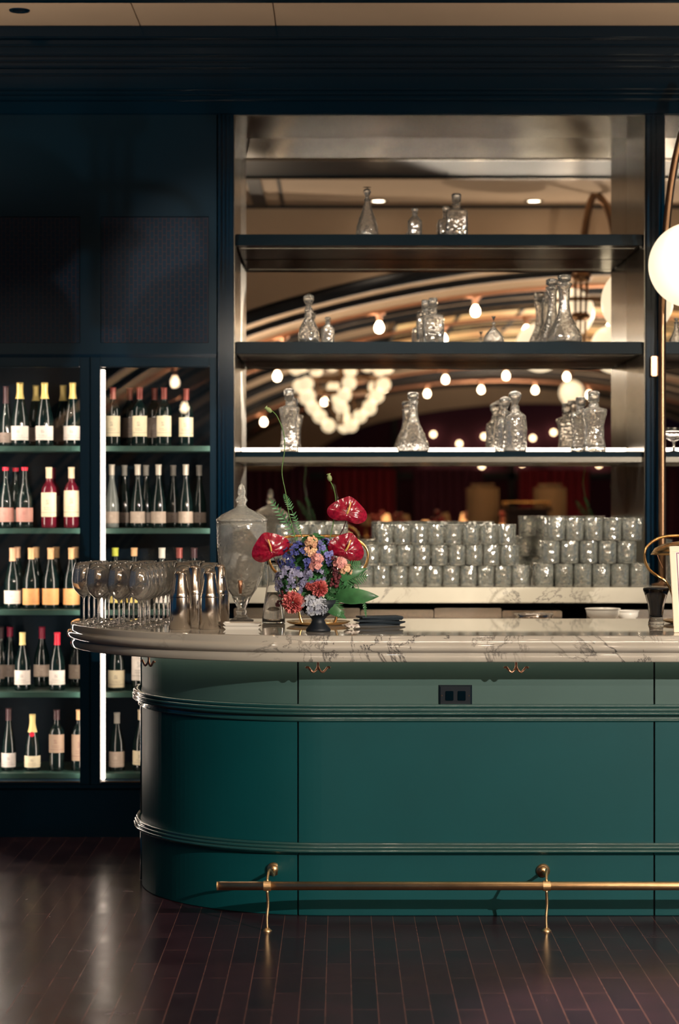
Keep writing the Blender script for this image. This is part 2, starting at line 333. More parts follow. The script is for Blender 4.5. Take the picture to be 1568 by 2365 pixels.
def lathe(prof, seg=32, rfun=None, bm=None, cx=0, cy=0):
    bm = bm or bmesh.new(); rings = []
    for (r, z) in prof:
        if r <= 1e-6: rings.append([bm.verts.new((cx, cy, z))]); continue
        ring = []
        for i in range(seg):
            a = 2*pi*i/seg; rr = r*(rfun(a, z, r) if rfun else 1)
            ring.append(bm.verts.new((cx+rr*cos(a), cy+rr*sin(a), z)))
        rings.append(ring)
    for a, b in zip(rings, rings[1:]):
        if len(a) == 1 and len(b) == 1: continue
        for i in range(seg):
            j = (i+1) % seg
            if len(a) == 1: bm.faces.new((a[0], b[j], b[i]))
            elif len(b) == 1: bm.faces.new((a[i], a[j], b[0]))
            else: bm.faces.new((a[i], a[j], b[j], b[i]))
    return bm
def tube(pts, r, seg=10, closed=False, bm=None, caps=True):
    """tube along points; r a number or one radius per point"""
    bm = bm or bmesh.new(); pts = [Vector(p) for p in pts]; n = len(pts); rings = []
    rs = r if isinstance(r, (list, tuple)) else [r]*n
    up = None
    for i, p in enumerate(pts):
        if closed: d = pts[(i+1) % n]-pts[i-1]
        else: d = pts[min(i+1, n-1)]-pts[max(i-1, 0)]
        d.normalize()
        if up is None: up = Vector((0, 0, 1)) if abs(d.z) < .9 else Vector((1, 0, 0))
        s = d.cross(up)
        if s.length < 1e-4: s = d.cross(Vector((0, 1, 0)))
        s.normalize(); u = s.cross(d).normalized(); up = u
        rings.append([bm.verts.new(p+rs[i]*(cos(2*pi*k/seg)*s+sin(2*pi*k/seg)*u)) for k in range(seg)])
    m = n if closed else n-1
    for i in range(m):
        a, b = rings[i], rings[(i+1) % n]
        for k in range(seg): bm.faces.new((a[k], a[(k+1) % seg], b[(k+1) % seg], b[k]))
    if caps and not closed: bm.faces.new(rings[0][::-1]); bm.faces.new(rings[-1])
    return bm
def smooth_path(pts, n=8, closed=False):
    pts = [Vector(p) for p in pts]; out = []; N = len(pts)
    rng = range(N if closed else N-1)
    for i in rng:
        if closed: p0, p1, p2, p3 = pts[i-1], pts[i], pts[(i+1) % N], pts[(i+2) % N]
        else: p0, p1, p2, p3 = pts[max(i-1, 0)], pts[i], pts[i+1], pts[min(i+2, N-1)]
        for k in range(n):
            t = k/n
            out.append(.5*((2*p1)+(-p0+p2)*t+(2*p0-5*p1+4*p2-p3)*t*t+(-p0+3*p1-3*p2+p3)*t*t*t))
    if not closed: out.append(pts[-1])
    return out
def sphere(r, c=(0, 0, 0), u=24, v=14, bm=None, sz=1.0):
    return lathe([(r*sin(pi*i/v) if 0 < i < v else 0, c[2]-sz*r*cos(pi*i/v)) for i in range(v+1)], u, None, bm, c[0], c[1])
def disc_y(bm, cx, cz, y0, y1, r, seg=24):
    a = [bm.verts.new((cx+r*cos(2*pi*i/seg), y0, cz+r*sin(2*pi*i/seg))) for i in range(seg)]
    b = [bm.verts.new((cx+r*cos(2*pi*i/seg), y1, cz+r*sin(2*pi*i/seg))) for i in range(seg)]
    bm.faces.new(a[::-1]); bm.faces.new(b)
    for i in range(seg): bm.faces.new((a[i], a[(i+1) % seg], b[(i+1) % seg], b[i]))
def copy_tree(o, parent=None):
    c = o.copy(); COL.objects.link(c)
    if parent is not None: c.parent = parent
    for ch in [k for k in ALL_CHILDREN(o)]: copy_tree(ch, c)
    return c
_kids = {}
def ALL_CHILDREN(o):
    if o.name not in _kids: _kids[o.name] = list(o.children)
    return _kids[o.name]

# ------------------------------------------------------------------ depths of the place
YB = 8.5       # bar front panels
YW = 10.5      # front face of the back wall joinery
YM = 11.15     # mirror plane
CEIL = 3.92

# ------------------------------------------------------------------ room shell
struct(obj('floor', boxes((-7, 7, -26, 11.6, -.1, 0)), M['floor']))
struct(obj('wall_back', boxes((-7, ax(487, YW), 11.35, 11.6, 0, 4.6), (ax(487, YW), 7, 11.25, 11.6, 0, 4.6)), M['lacquer']))
# soffit panels along the back wall, with seams
ys0 = 9.92
xs = [-7, ax(327, YW), ax(638, YW), 7]
struct(obj('ceiling_soffit', boxes(*[(a+.003, b-.003, ys0, YW+.05, CEIL, CEIL+.05) for a, b in zip(xs, xs[1:])], (-7, 7, ys0+.04, 11.6, CEIL+.02, CEIL+.3)), M['ceil']))
struct(obj('trim_1', boxes((-7, 7, ys0-.04, ys0+.01, CEIL-.006, CEIL+.3)), M['lacquer']))
# recess, dark beam, flat plaster ceiling with dark frames
struct(obj('ceiling_recess', boxes((-7, 7, 8.1, ys0-.04, 4.12, 4.3)), M['ceil']))
struct(obj('trim_2', boxes((-7, 7, 7.3, 8.1, 3.88, 4.3)), M['lacquer']))
struct(obj('trim_3', boxes((-7, 7, 7.27, 7.31, 3.865, 3.90), (-7, 7, 8.09, 8.13, 3.865, 3.90)), M['brushed']))
struct(obj('ceiling', boxes((-7, 7, 5.2, 7.3, 3.95, 4.3)), M['ceil']))
struct(obj('trim_4', boxes((-.62-.05, -.62+.05, 5.3, 7.27, 3.93, 3.96), (-7, 7, 5.28, 5.34, 3.93, 3.96), (-.45, -.43, 5.3, 7.27, 3.94, 3.96)), M['rib']))
for i, (x, y) in enumerate(DOWN):
    zz = 3.955 if y < 7.3 else (4.125 if y > 8.1 else 3.9)
    g = ['recessed ceiling spotlight over the left end of the bar', 'recessed spotlight set in the ceiling above the middle of the bar', 'recessed spotlight set in the ceiling at the right end of the bar',
         'recessed spotlight in the plaster ceiling in front of the bar', 'recessed spotlight in the plaster ceiling beside the arched pendant'][i]
    t = thing('recessed_light', g, 'ceiling light', (x, y, (3.95 if y < 7.3 else 4.12)), 0, 'recessed ceiling lights')
    obj('trim_ring', lathe([(.05, 0), (.05, -.006), (.07, -.008), (.075, 0)], 24), M['brushed'], t, True)
    obj('lamp_face', lathe([(0, -.004), (.048, -.004)], 24), M['down'], t)
# small dark round fitting in the soffit, top left
t = thing('ceiling_downlight', 'small dark round downlight set in the beige soffit', 'ceiling light', at(45, 57, 10.33)[:2]+(CEIL,) if False else (ax(45, 10.1), 10.1, CEIL))
s_ = 0.046
obj('bezel', lathe([(.030, .0), (.030, -.004), (s_, -.006), (s_+.003, 0)], 28), M['lacquer_gloss'], t, True)
obj('lamp_well', lathe([(0, -.001), (.031, -.001)], 24), M['black'], t)

# vault
def zv(x, k=0.0):
    u = abs(x-2.43)
    z = 3.50-.05*u*u
    if u > 2.9: z -= .10*(u-2.9)**2.2
    return z-k
def arch_sheet(y0, y1, x0, x1, dz, thick=.0, n=60):
    bm = bmesh.new(); A = []; B = []
    for i in range(n+1):
        x = x0+(x1-x0)*i/n; z = max(zv(x, dz), .0)
        A.append((bm.verts.new((x, y0, z)), bm.verts.new((x, y1, z))))
        B.append((bm.verts.new((x, y0, z+thick)), bm.verts.new((x, y1, z+thick))))
    for i in range(n):
        bm.faces.new((A[i][0], A[i+1][0], A[i+1][1], A[i][1]))
        bm.faces.new((B[i][0], B[i][1], B[i+1][1], B[i+1][0]))
        bm.faces.new((A[i][0], B[i][0], B[i+1][0], A[i+1][0])); bm.faces.new((A[i][1], A[i+1][1], B[i+1][1], B[i+1][1]) if False else (A[i][1], A[i+1][1], B[i+1][1], B[i][1]))
    for k in (0, n): bm.faces.new((A[k][0], A[k][1], B[k][1], B[k][0]))
    return bm
struct(obj('ceiling_vault', arch_sheet(-14.5, 5.3, -3.6, 8.2, -.08, .05, 90), M['vault'], None, True))
# spandrel between flat ceiling and vault
bm = bmesh.new()
N = 80
for i in range(N):
    xa = -3.6+11.8*i/N; xb = -3.6+11.8*(i+1)/N
    v = [bm.verts.new(c) for c in ((xa, 5.3, zv(xa, -.1)), (xb, 5.3, zv(xb, -.1)), (xb, 5.3, 4.1), (xa, 5.3, 4.1), (xa, 5.26, zv(xa, -.1)), (xb, 5.26, zv(xb, -.1)), (xb, 5.26, 4.1), (xa, 5.26, 4.1))]
    bm.faces.new(v[:4]); bm.faces.new(v[4:][::-1]); bm.faces.new((v[0], v[1], v[5], v[4]))
bmesh.ops.remove_doubles(bm, verts=bm.verts, dist=1e-4)
struct(obj('wall_spandrel', bm, M['vault']))
ribs = [5.27, 4.25, 2.55, 1.70, -.1, -1.0, -2.9, -3.8, -5.7, -6.6, -8.5, -9.6, -11.4, -13.3]
for i, y in enumerate(ribs):
    struct(obj('trim_%d' % (10+i), arch_sheet(y-.04, y+.04, -3.6, 8.2, -.022, .1, 90), M['rib'], None, True))
# amber skylight in the vault crown
bm = arch_sheet(-5.4, 1.2, .55, 4.3, -.045, .02, 30)
sk = thing('amber_skylight', 'long amber glass skylight glowing in the crown of the vault', 'skylight', (0, 0, 0))
obj('leaded_glass', bm, M['skylight'], sk)
bm = bmesh.new()
for k in range(7):
    x = .55+3.75*k/6; tube([(x, yy, zv(x, -.04)) for yy in (-5.4, 1.2)], .02, 6, bm=bm)
for yy in (-5.4, -3.9, -2.4, -.55, 1.2): tube([(.55+3.75*k/14, yy, zv(.55+3.75*k/14, -.04)) for k in range(15)], .02, 6, bm=bm)
obj('lead_bars', bm, M['rib'], sk)

# invented bar and rods carrying the linear fill light
t = thing('linear_fill', 'added slim linear fill light across the room in front of the bar', 'ceiling light', (.9, 3.2, 0))
obj('fill_bar', boxes((-2.25, 2.25, -.06, -.012, 2.92, 2.95), bevel=.004), M['bronze'], t)
obj('fill_rod', boxes((-1.9, -1.892, -.04, -.032, 2.95, zv(-1.0)+.08)), M['bronze'], t)
obj('fill_rod', boxes((1.9, 1.908, -.04, -.032, 2.95, zv(2.8)+.08)), M['bronze'], t)
# copper light rails with bulbs
bulb_rows = [(4.30, -.47, 8, 'first light rail from the bar mirror'), (1.45, -.60, 7, 'second light rail from the bar mirror'),
             (-6.3, -.2, 7, 'third light rail from the bar mirror'), (-9.8, .5, 7, 'farthest light rail from the bar mirror')]
first_bulb = None
def make_bulb():
    t = thing('rail_bulb', '', 'light bulb')
    obj('socket_cup', lathe([(.012, .0), (.05, -.004), (.05, -.016), (.024, -.03), (.02, -.075), (.018, -.08), (0, -.08)], 16), M['copper'], t, True)
    obj('bulb_glass', lathe([(.012, -.072), (.018, -.085), (.034, -.115), (.037, -.135), (.030, -.158), (.015, -.170), (0, -.172)], 18), M['bulb'], t, True)
    return t
for r, (y, x0, n, nm) in enumerate(bulb_rows):
    xs_ = [x0+.80*(k-1) for k in range(n)]
    path = [(x, y, zv(x, .07)) for x in [xs_[0]-1.0+i*(xs_[-1]-xs_[0]+2)/50 for i in range(51)]]
    rail = obj('light_rail', tube(path, .018, 8), M['copper'], None, True)
    ordn = nm.split(' light rail')[0]
    tag(rail, 'curved copper light rail following the vault, the %s from the bar mirror' % ordn, 'light rail', 'copper light rails')
    for x in xs_:
        if first_bulb is None: b = first_bulb = make_bulb(); ALL_CHILDREN(b)
        else: b = copy_tree(first_bulb)
        b.location = (x, y, zv(x, .075)); b['group'] = 'bulbs on the %s copper rail' % ordn
        b['label'] = 'small round glowing bulb hanging from the %s copper rail' % ordn

# ------------------------------------------------------------------ far end of the room (seen in the mirror only)
struct(obj('wall_far', boxes((-7, 8.2, -15.2, -14.9, 0, 4.4)), M['fab_plum']))
bm = bmesh.new(); N = 70   # lunette wall framing the far opening
prev = None
for i in range(N+1):
    x = -3.6+11.8*i/N; u = abs(x-3.3)
    zin = 3.28-.045*u*u-(.14*(u-2.6)**2 if u > 2.6 else 0)
    zin = max(zin, 0) ; zt = max(zv(x, -.1), zin+.01)
    cur = [bm.verts.new((x, yy, z)) for yy in (-13.8, -14.0) for z in (zin, zt)]
    if prev:
        bm.faces.new((prev[0], cur[0], cur[1], prev[1])); bm.faces.new((prev[2], prev[3], cur[3], cur[2])); bm.faces.new((prev[0], prev[2], cur[2], cur[0]))
    prev = cur
struct(obj('wall_lunette', bm, M['vault']))
struct(obj('trim_30', boxes((-7, 8.2, -14.88, -14.8, 2.02, 2.14), (.9, 1.0, -14.88, -14.8, 0, 4), (2.9, 3.0, -14.88, -14.8, 0, 4), (4.9, 5.0, -14.88, -14.8, 0, 4)), M['rib']))
# strings of small round wall bulbs on the far wall
proto = None
wb = random.Random(3)
for k in range(18):
    x = 1.6+ (k % 9)*.40+wb.uniform(-.15, .15); z = 2.35+(k//9)*.38+wb.uniform(-.12, .12)
    if proto is None:
        proto = obj('wall_bulb', sphere(.042, (0, 0, 0), 12, 8), M['tiny'], None, True)
        o = proto
    else: o = proto.copy(); COL.objects.link(o)
    o.location = (x, -14.78, z); tag(o, 'tiny round glowing bulb on the dark wall of the far opening', 'light bulb', 'tiny bulbs on the far wall')
# plum curtains / banquette at the far side, below the lights
for k, x in enumerate((-1.6, -.2, 1.2, 2.9, 4.4)):
    bm = bmesh.new(); n = 40; w_ = 1.1
    A = [(bm.verts.new((x+w_*i/n, -12.5+.05*sin(i*1.3), .0)), bm.verts.new((x+w_*i/n, -12.5+.05*sin(i*1.3), 2.15))) for i in range(n+1)]
    for a, b in zip(A, A[1:]): bm.faces.new((a[0], b[0], b[1], a[1]))
    o = obj('curtain', bm, M['fab_red'] if k % 2 else M['fab_plum'], None, True)
    tag(o, ['plum curtain hanging farthest towards the fridge side', 'dark red pleated curtain second from the fridge side', 'plum curtain in the middle of the far side', 'dark red pleated curtain nearest the host stand side', 'plum curtain at the far corner'][k], 'curtain', 'curtains across the room')
    m = o.modifiers.new('thick', 'SOLIDIFY'); m.thickness = .02

# chandelier of opal globes
ch = thing('chandelier', 'large bronze chandelier hung with many round opal globes', 'chandelier', (.02, -1.9, 0))
obj('stem', tube([(0, 0, 3.46), (0, 0, 2.5)], .025, 10), M['bronze'], ch)
bm = bmesh.new()
for z, r in ((3.13, .52), (3.0, .42), (2.85, .32)):
    tube([(r*cos(a), r*sin(a), z) for a in [2*pi*i/36 for i in range(36)]], .016, 8, closed=True, bm=bm)
    for i in range(8): a = 2*pi*i/8; tube([(0, 0, z+.02), (r*cos(a), r*sin(a), z)], .012, 6, bm=bm)
obj('ring_frame', bm, M['bronze'], ch, True)
glo = mesh_from(sphere(.078, (0, 0, 0), 20, 12), 'globe', True); glo.materials.append(M['globe_far'])
for i in range(8):
    a = 2*pi*i/8+.2; link('globe_shade', glo, None, ch, (.52*cos(a), .52*sin(a), 3.13))
for i in range(6):
    a = 2*pi*i/6+.35
    for k, (r, z) in enumerate(((.50, 2.93), (.44, 2.80), (.36, 2.68), (.26, 2.58), (.15, 2.48))):
        if k < 3 or i % 2 == 0:
            o = link('globe_shade', glo, None, ch, (r*cos(a+k*.10), r*sin(a+k*.10), z))
bm = bmesh.new()
for i in range(7):
    a = 2*pi*i/7+.5
    tube(smooth_path([(.42*cos(a), .42*sin(a), 3.0), (.40*cos(a), .40*sin(a), 2.85), (.30*cos(a+.3), .30*sin(a+.3), 2.66), (.14*cos(a+.5), .14*sin(a+.5), 2.5), (0, 0, 2.5)], 4), .01, 6, bm=bm)
obj('arm', bm, M['bronze'], ch, True)

# bronze arched pendant with three globes (seen in the mirror)
YP = 6.0; VP = 2*YM-YP
def vx(px, V): return (px-CX)/F*V
def vz(py, V): return EYE+(HY-py)/F*V
pl = thing('arched_pendant_lamp', 'bronze pendant lamp with an arched yoke and three opal globes', 'pendant lamp', (vx(1376, VP), YP, 0))
x0 = vx(1376, VP)
obj('stem', tube([(0, 0, 3.96), (0, 0, vz(450, VP))], .03, 12), M['bronze'], pl, True)
yoke = smooth_path([(vx(1335, VP)-x0, 0, vz(640, VP)), (vx(1350, VP)-x0, 0, vz(540, VP)), (vx(1360, VP)-x0, 0, vz(480, VP)), (0, 0, vz(450, VP)), (vx(1402, VP)-x0, 0, vz(480, VP)), (vx(1418, VP)-x0, 0, vz(540, VP)), (vx(1425, VP)-x0, 0, vz(640, VP))], 8)
obj('yoke', tube(yoke, .028, 12), M['bronze'], pl, True)
bm = bmesh.new()
for dx in (-.045, 0, .045): tube([(vx(1342, VP)-x0+dx, 0, vz(630, VP)), (vx(1340, VP)-x0+dx*.7, 0, vz(800, VP))], .012, 8, bm=bm)
obj('rods', bm, M['bronze'], pl, True)
obj('collar', lathe([(0, vz(655, VP)), (.07, vz(650, VP)), (.08, vz(640, VP)), (.05, vz(625, VP)), (0, vz(620, VP))], 16, cx=vx(1342, VP)-x0), M['bronze'], pl, True)
obj('collar', lathe([(0, vz(742, VP)), (.06, vz(740, VP)), (.085, vz(732, VP)), (.06, vz(722, VP)), (0, vz(720, VP))], 16, cx=vx(1340, VP)-x0), M['bronze'], pl, True)
for px, py, dy in ((1328, 712, .35), (1247, 803, 0), (1420, 806, 0)):
    s = sphere(.186, (vx(px, VP)-x0, -dy, vz(py, VP)), 32, 20); obj('globe_shade', s, M['globe'], pl, True)
obj('arm', tube(smooth_path([(vx(1247, VP)-x0, 0, vz(745, VP)), (vx(1270, VP)-x0, 0, vz(700, VP)), (vx(1340, VP)-x0, 0, vz(690, VP)), (vx(1400, VP)-x0, 0, vz(700, VP)), (vx(1420, VP)-x0, 0, vz(750, VP))], 6), .016, 8), M['bronze'], pl, True)
# small pendant globe farther in
V2 = 29.; Y2 = 2*YM-V2
pg = thing('globe_pendant', 'single opal globe pendant on a thin dark stem', 'pendant lamp', (vx(1320, V2), Y2, 0))
obj('stem', tube([(0, 0, 3.45), (0, 0, vz(880, V2))], .014, 8), M['bronze'], pg)
obj('canopy', lathe([(0, vz(876, V2)), (.09, vz(884, V2)), (.1, vz(890, V2)), (0, vz(890, V2))], 20), M['copper'], pg, True)
obj('globe_shade', sphere(.165, (0, 0, vz(907, V2)), 28, 16), M['globe_far'], pg, True)

# guests' side of the room: console with amber lamps and flowers, host stand
V3 = 24.5; Y3 = 2*YM-V3
t = thing('console_table', 'long dark console table standing across the room', 'table', (vx(1010, V3), Y3, 0))
obj('table_top', boxes((-1.05, 1.05, -.25, .25, 1.18, 1.22)), M['wood_dark'], t)
for sx in (-1, 1):
    for sy in (-1, 1): obj('leg', boxes((sx*.98-.03, sx*.98+.03, sy*.2-.03, sy*.2+.03, 0, 1.18)), M['wood_dark'], t)
ld = ['tiny amber shaded lamp on the console, %s of the row' % n for n in ('first', 'second', 'third', 'fourth', 'fifth', 'sixth', 'seventh', 'eighth')]
rr = random.Random(5)
for k in range(8):
    x = vx(845+k*46, V3); hh = rr.uniform(.10, .2)
    t = thing('table_lamp', ld[k]+' from the chandelier side', 'table lamp', (x, Y3+rr.uniform(-.14, -.02), 1.22), 0, 'amber lamps on the console')
    obj('base', lathe([(0, 0), (.03, 0), (.03, .01), (.008, .02), (.008, hh), (0, hh)], 12), M['brass'], t, True)
    obj('lamp_shade', lathe([(.06, hh-.02), (.035, hh+.09), (.0, hh+.09)], 16), M['candle'] if k % 2 else M['fab_beige'], t, True)
for k, (px, c) in enumerate(((870, 'pink'), (925, 'anthurium'), (1010, 'anthurium'), (1085, 'rosepink'), (1130, 'anthurium'), (1165, 'pink'))):
    t = thing('posy_vase', ['small vase of pink flowers at the chandelier end of the console', 'small vase of red flowers beside the first pink posy', 'small vase of red flowers at the middle of the console', 'small vase of rose flowers right of the middle posy', 'small vase of red flowers near the host stand', 'small vase of pink flowers at the host stand end of the console'][k], 'vase', (vx(px, V3), Y3+.19, 1.22), 0, 'posies on the console')
    obj('vase_body', lathe([(0, 0), (.03, 0), (.035, .06), (.018, .12), (.022, .14)], 14), M['white'], t, True)
    bm = bmesh.new(); q = random.Random(k)
    for j in range(9): sphere(q.uniform(.02, .035), (q.uniform(-.06, .06), q.uniform(-.05, .05), .17+q.uniform(0, .12)), 8, 6, bm)
    obj('blossoms', bm, M[c], t, True)
for k, px in enumerate((1115, 1270)):
    V4 = 22.9; t = thing('armchair', ['beige high-backed chair beyond the console, nearer the chandelier', 'beige high-backed chair beside the host stand'][k], 'chair', (vx(px, V4), 2*YM-V4, 0), pi, 'beige high-backed chairs')
    bm = bmesh.new(); box(bm, -.17, .17, -.05, .05, .7, 1.82); bmesh.ops.bevel(bm, geom=bm.edges[:], offset=.045, segments=4, affect='EDGES')
    obj('backrest', bm, M['fab_beige'], t, True)
    bm = bmesh.new(); box(bm, -.22, .22, -.05, .42, .66, .76); bmesh.ops.bevel(bm, geom=bm.edges[:], offset=.03, segments=3, affect='EDGES')
    obj('seat', bm, M['fab_beige'], t, True)
    for sx in (-1, 1):
        for sy in (0, .38): obj('leg', boxes((sx*.19-.02, sx*.19+.02, sy-.02, sy+.02, 0, .68)), M['wood_dark'], t)
VH = 22.6
hs = thing('host_stand', 'dark wooden host stand with a brass rail on top', 'lectern', (vx(1215, VH), 2*YM-VH, 0))
obj('cabinet_body', boxes((-.21, .21, -.2, .2, 0, 1.53), bevel=.008), M['wood_dark'], hs)
obj('top_board', boxes((-.25, .25, -.24, .24, 1.53, 1.56), bevel=.006), M['wood_dark'], hs)
bm = tube([(-.24, -.22, 1.62), (.24, -.22, 1.62)], .012, 8); tube([(-.24, .22, 1.62), (.24, .22, 1.62)], .012, 8, bm=bm)
for sx in (-.22, .22):
    for sy in (-.22, .22): tube([(sx, sy, 1.56), (sx, sy, 1.63)], .012, 8, bm=bm)
obj('brass_rail', bm, M['brass'], hs, True)

# ------------------------------------------------------------------ back wall joinery
def moulding(name, steps, mat, x0, x1, yf):
    """stepped horizontal moulding; steps (z0, z1, projection)"""
    bm = bmesh.new(); pts = []
    for z0, z1, p in steps: pts += [(yf-p, z0), (yf-p, z1)]
    A = [bm.verts.new((x0, y, z)) for y, z in pts]; B = [bm.verts.new((x1, y, z)) for y, z in pts]
    for i in range(len(pts)-1): bm.faces.new((A[i], B[i], B[i+1], A[i+1]))
    return bm
ZT = az(265, YW)     # top of niche opening
zc = [ZT, az(232, YW), az(220, YW), az(210, YW), az(176, YW), az(160, YW), az(147, YW), az(134, YW), az(112, YW), az(96, YW), CEIL-.0]
bm = bmesh.new(); prj = [.0, .012, .02, .03, .03, .045, .052, .06, .06, .08, .10]
bx = []
for i in range(10): bx.append((-3.0, 3.2, YW-prj[i], YW+.62, zc[i]+(.001 if i else 0), zc[i+1]))
bm = boxes(*bx); bmesh.ops.bevel(bm, geom=[e for e in bm.edges if abs(e.verts[0].co.z-e.verts[1].co.z) < 1e-5 and abs(e.verts[0].co.y-e.verts[1].co.y) < 1e-5], offset=.006, segments=3, affect='EDGES')
struct(obj('trim_5', bm, M['lacquer_gloss']))

XL0, XL1 = -3.0, ax(185, YW); XR0, XR1 = ax(232, YW), ax(485, YW)
XP0, XP1 = ax(503, YW), ax(540, YW)      # pilaster left of the niche
XN1 = ax(1490, YW); XQ1 = ax(1535, YW)   # right end of niche, pilaster
ZFt = az(848, YW); ZFb = az(1803, YW)
# panelling above the fridges (cane panels in frames)
up = [(-3.0, ax(500, YW), YW+.02, YW+.6, ZFt+.08, ZT)]
struct(obj('wall_panelling', boxes(*up, (-3.0, ax(500, YW), YW, YW+.02, az(500, YW), ZT), (-3.0, ax(500, YW), YW, YW+.02, az(822, YW), az(792, YW)), (ax(185, YW), ax(232, YW), YW, YW+.02, az(792, YW), az(500, YW)), (ax(482, YW), ax(500, YW), YW, YW+.02, az(792, YW), az(500, YW))), M['lacquer']))
for k, (a, b) in enumerate(((-3.0, ax(185, YW)), (ax(232, YW), ax(482, YW)))):
    o = obj('cane_panel', boxes((a+.002, b-.002, YW+.008, YW+.019, az(792, YW)+.002, az(500, YW)-.002)), M['cane'])
    tag(o, ['dark woven cane panel above the left wine fridge', 'dark woven cane panel above the right wine fridge'][k], 'panel', 'cane panels above the fridges')
bm = bmesh.new()  # small bevelled ledge under the right cane panel
v = [bm.verts.new(c) for c in ((ax(232, YW), YW, az(812, YW)), (ax(482, YW), YW, az(812, YW)), (ax(482, YW), YW+.03, az(786, YW)), (ax(232, YW), YW+.03, az(786, YW)), (ax(232, YW), YW-.012, az(818, YW)), (ax(482, YW), YW-.012, az(818, YW)))]
struct(obj('trim_6', boxes((-3.0, ax(500, YW), YW-.012, YW+.01, az(826, YW), az(818, YW)), bevel=.003), M['lacquer_gloss'])); bm.free()
# base under the fridges
struct(obj('baseboard_back', boxes((-3.0, ax(503, YW), YW, YW+.6, 0, ZFb-.02), (-3.0, ax(503, YW), YW-.012, YW, ZFb-.035, ZFb-.02)), M['lacquer']))

def fridge(label, x0, x1, shelves, led_left, led_right, leftstile, rightstile):
    t = thing('wine_fridge', label, 'wine fridge', (0, 0, 0), 0, 'built-in wine fridges')
    yb = YW+.58
    obj('cabinet_shell', boxes((x0-.045, x0-.035, YW+.03, yb, ZFb-.02, ZFt+.08), (x1+.024, x1+.029, YW+.03, yb, ZFb-.02, ZFt+.08), (x0-.045, x1+.029, yb, yb+.02, ZFb-.02, ZFt+.08), (x0-.045, x1+.029, YW+.03, yb, ZFt+.06, ZFt+.08), (x0-.045, x1+.029, YW+.03, yb, ZFb-.02, ZFb-.005)), M['black_in'], t)
    fr = obj('door_frame', boxes((x0-leftstile, x0, YW-.012, YW+.03, ZFb-.02, ZFt+.05), (x1, x1+rightstile, YW-.012, YW+.03, ZFb-.02, ZFt+.05), (x0, x1, YW-.012, YW+.03, ZFt, ZFt+.05), (x0, x1, YW-.012, YW+.03, ZFb-.02, ZFb-.004), bevel=.004), M['lacquer'], t)
    obj('edge_bead', boxes((x0, x1, YW-.014, YW-.008, ZFb-.006, ZFb-.002), bevel=.001), M['bronze'], fr)
    obj('glass_door', boxes((x0-.002, x1+.002, YW+.005, YW+.011, ZFb-.004, ZFt+.002)), M['pane'], t)
    for py in shelves:
        z = az(py, YW+.12)
        obj('shelf', boxes((x0-.034, x1+.023, YW+.10, yb-.005, z-.026, z), bevel=.002), M['shelf_teal'], t)
    if led_left: obj('led_strip', boxes((x0+.001, x0+.014, YW+.035, YW+.085, ZFb, ZFt-.01)), M['led_side'], t)
    if led_right: obj('led_strip', boxes((x1+.008, x1+.020, YW+.045, YW+.095, ZFb, ZFt)), M['led_hidden'], t)
    return t
SH = [1030, 1220, 1408, 1598, 1785]
fridge('tall glass-fronted wine fridge cut off by the left edge', XL0, XL1, SH, False, True, .05, (XR0-XL1)*.5-.002)
fridge('tall glass-fronted wine fridge between the left fridge and the mirrored back bar', XR0, XR1, SH, True, True, (XR0-XL1)*.5-.002, ax(500, YW)-XR1)
o = obj('led_strip', boxes((-2.98, -2.96, YW+.035, YW+.06, ZFb, ZFt)), M['led_side'], bpy.data.objects['wine_fridge'])
o = obj('led_strip', boxes((ax(-55, YW), ax(-55, YW)+.02, YW+.035, YW+.095, ZFb, ZFt)), M['led_hidden'], bpy.data.objects['wine_fridge'])

# pilasters with grooves
def pilaster(n, x0, x1, z0, z1):
    bs = [(x0, x1, YW+.0, YW+.66, z0, z1)]
    k = 4
    for i in range(k):
        a = x0+(x1-x0)*(i+.2)/k; b = x0+(x1-x0)*(i+.75)/k
        bs.append((a, b, YW-.018+.004*i, YW+.001, z0, z1))
    bm = boxes(*bs); bmesh.ops.bevel(bm, geom=[e for e in bm.edges if abs(e.verts[0].co.z-e.verts[1].co.z) > .1], offset=.003, segments=2, affect='EDGES')
    return struct(obj('trim_%d' % n, bm, M['lacquer_gloss']))
pilaster(7, XP0, XP1, 0, ZT); pilaster(8, XN1, XQ1, 0, ZT)

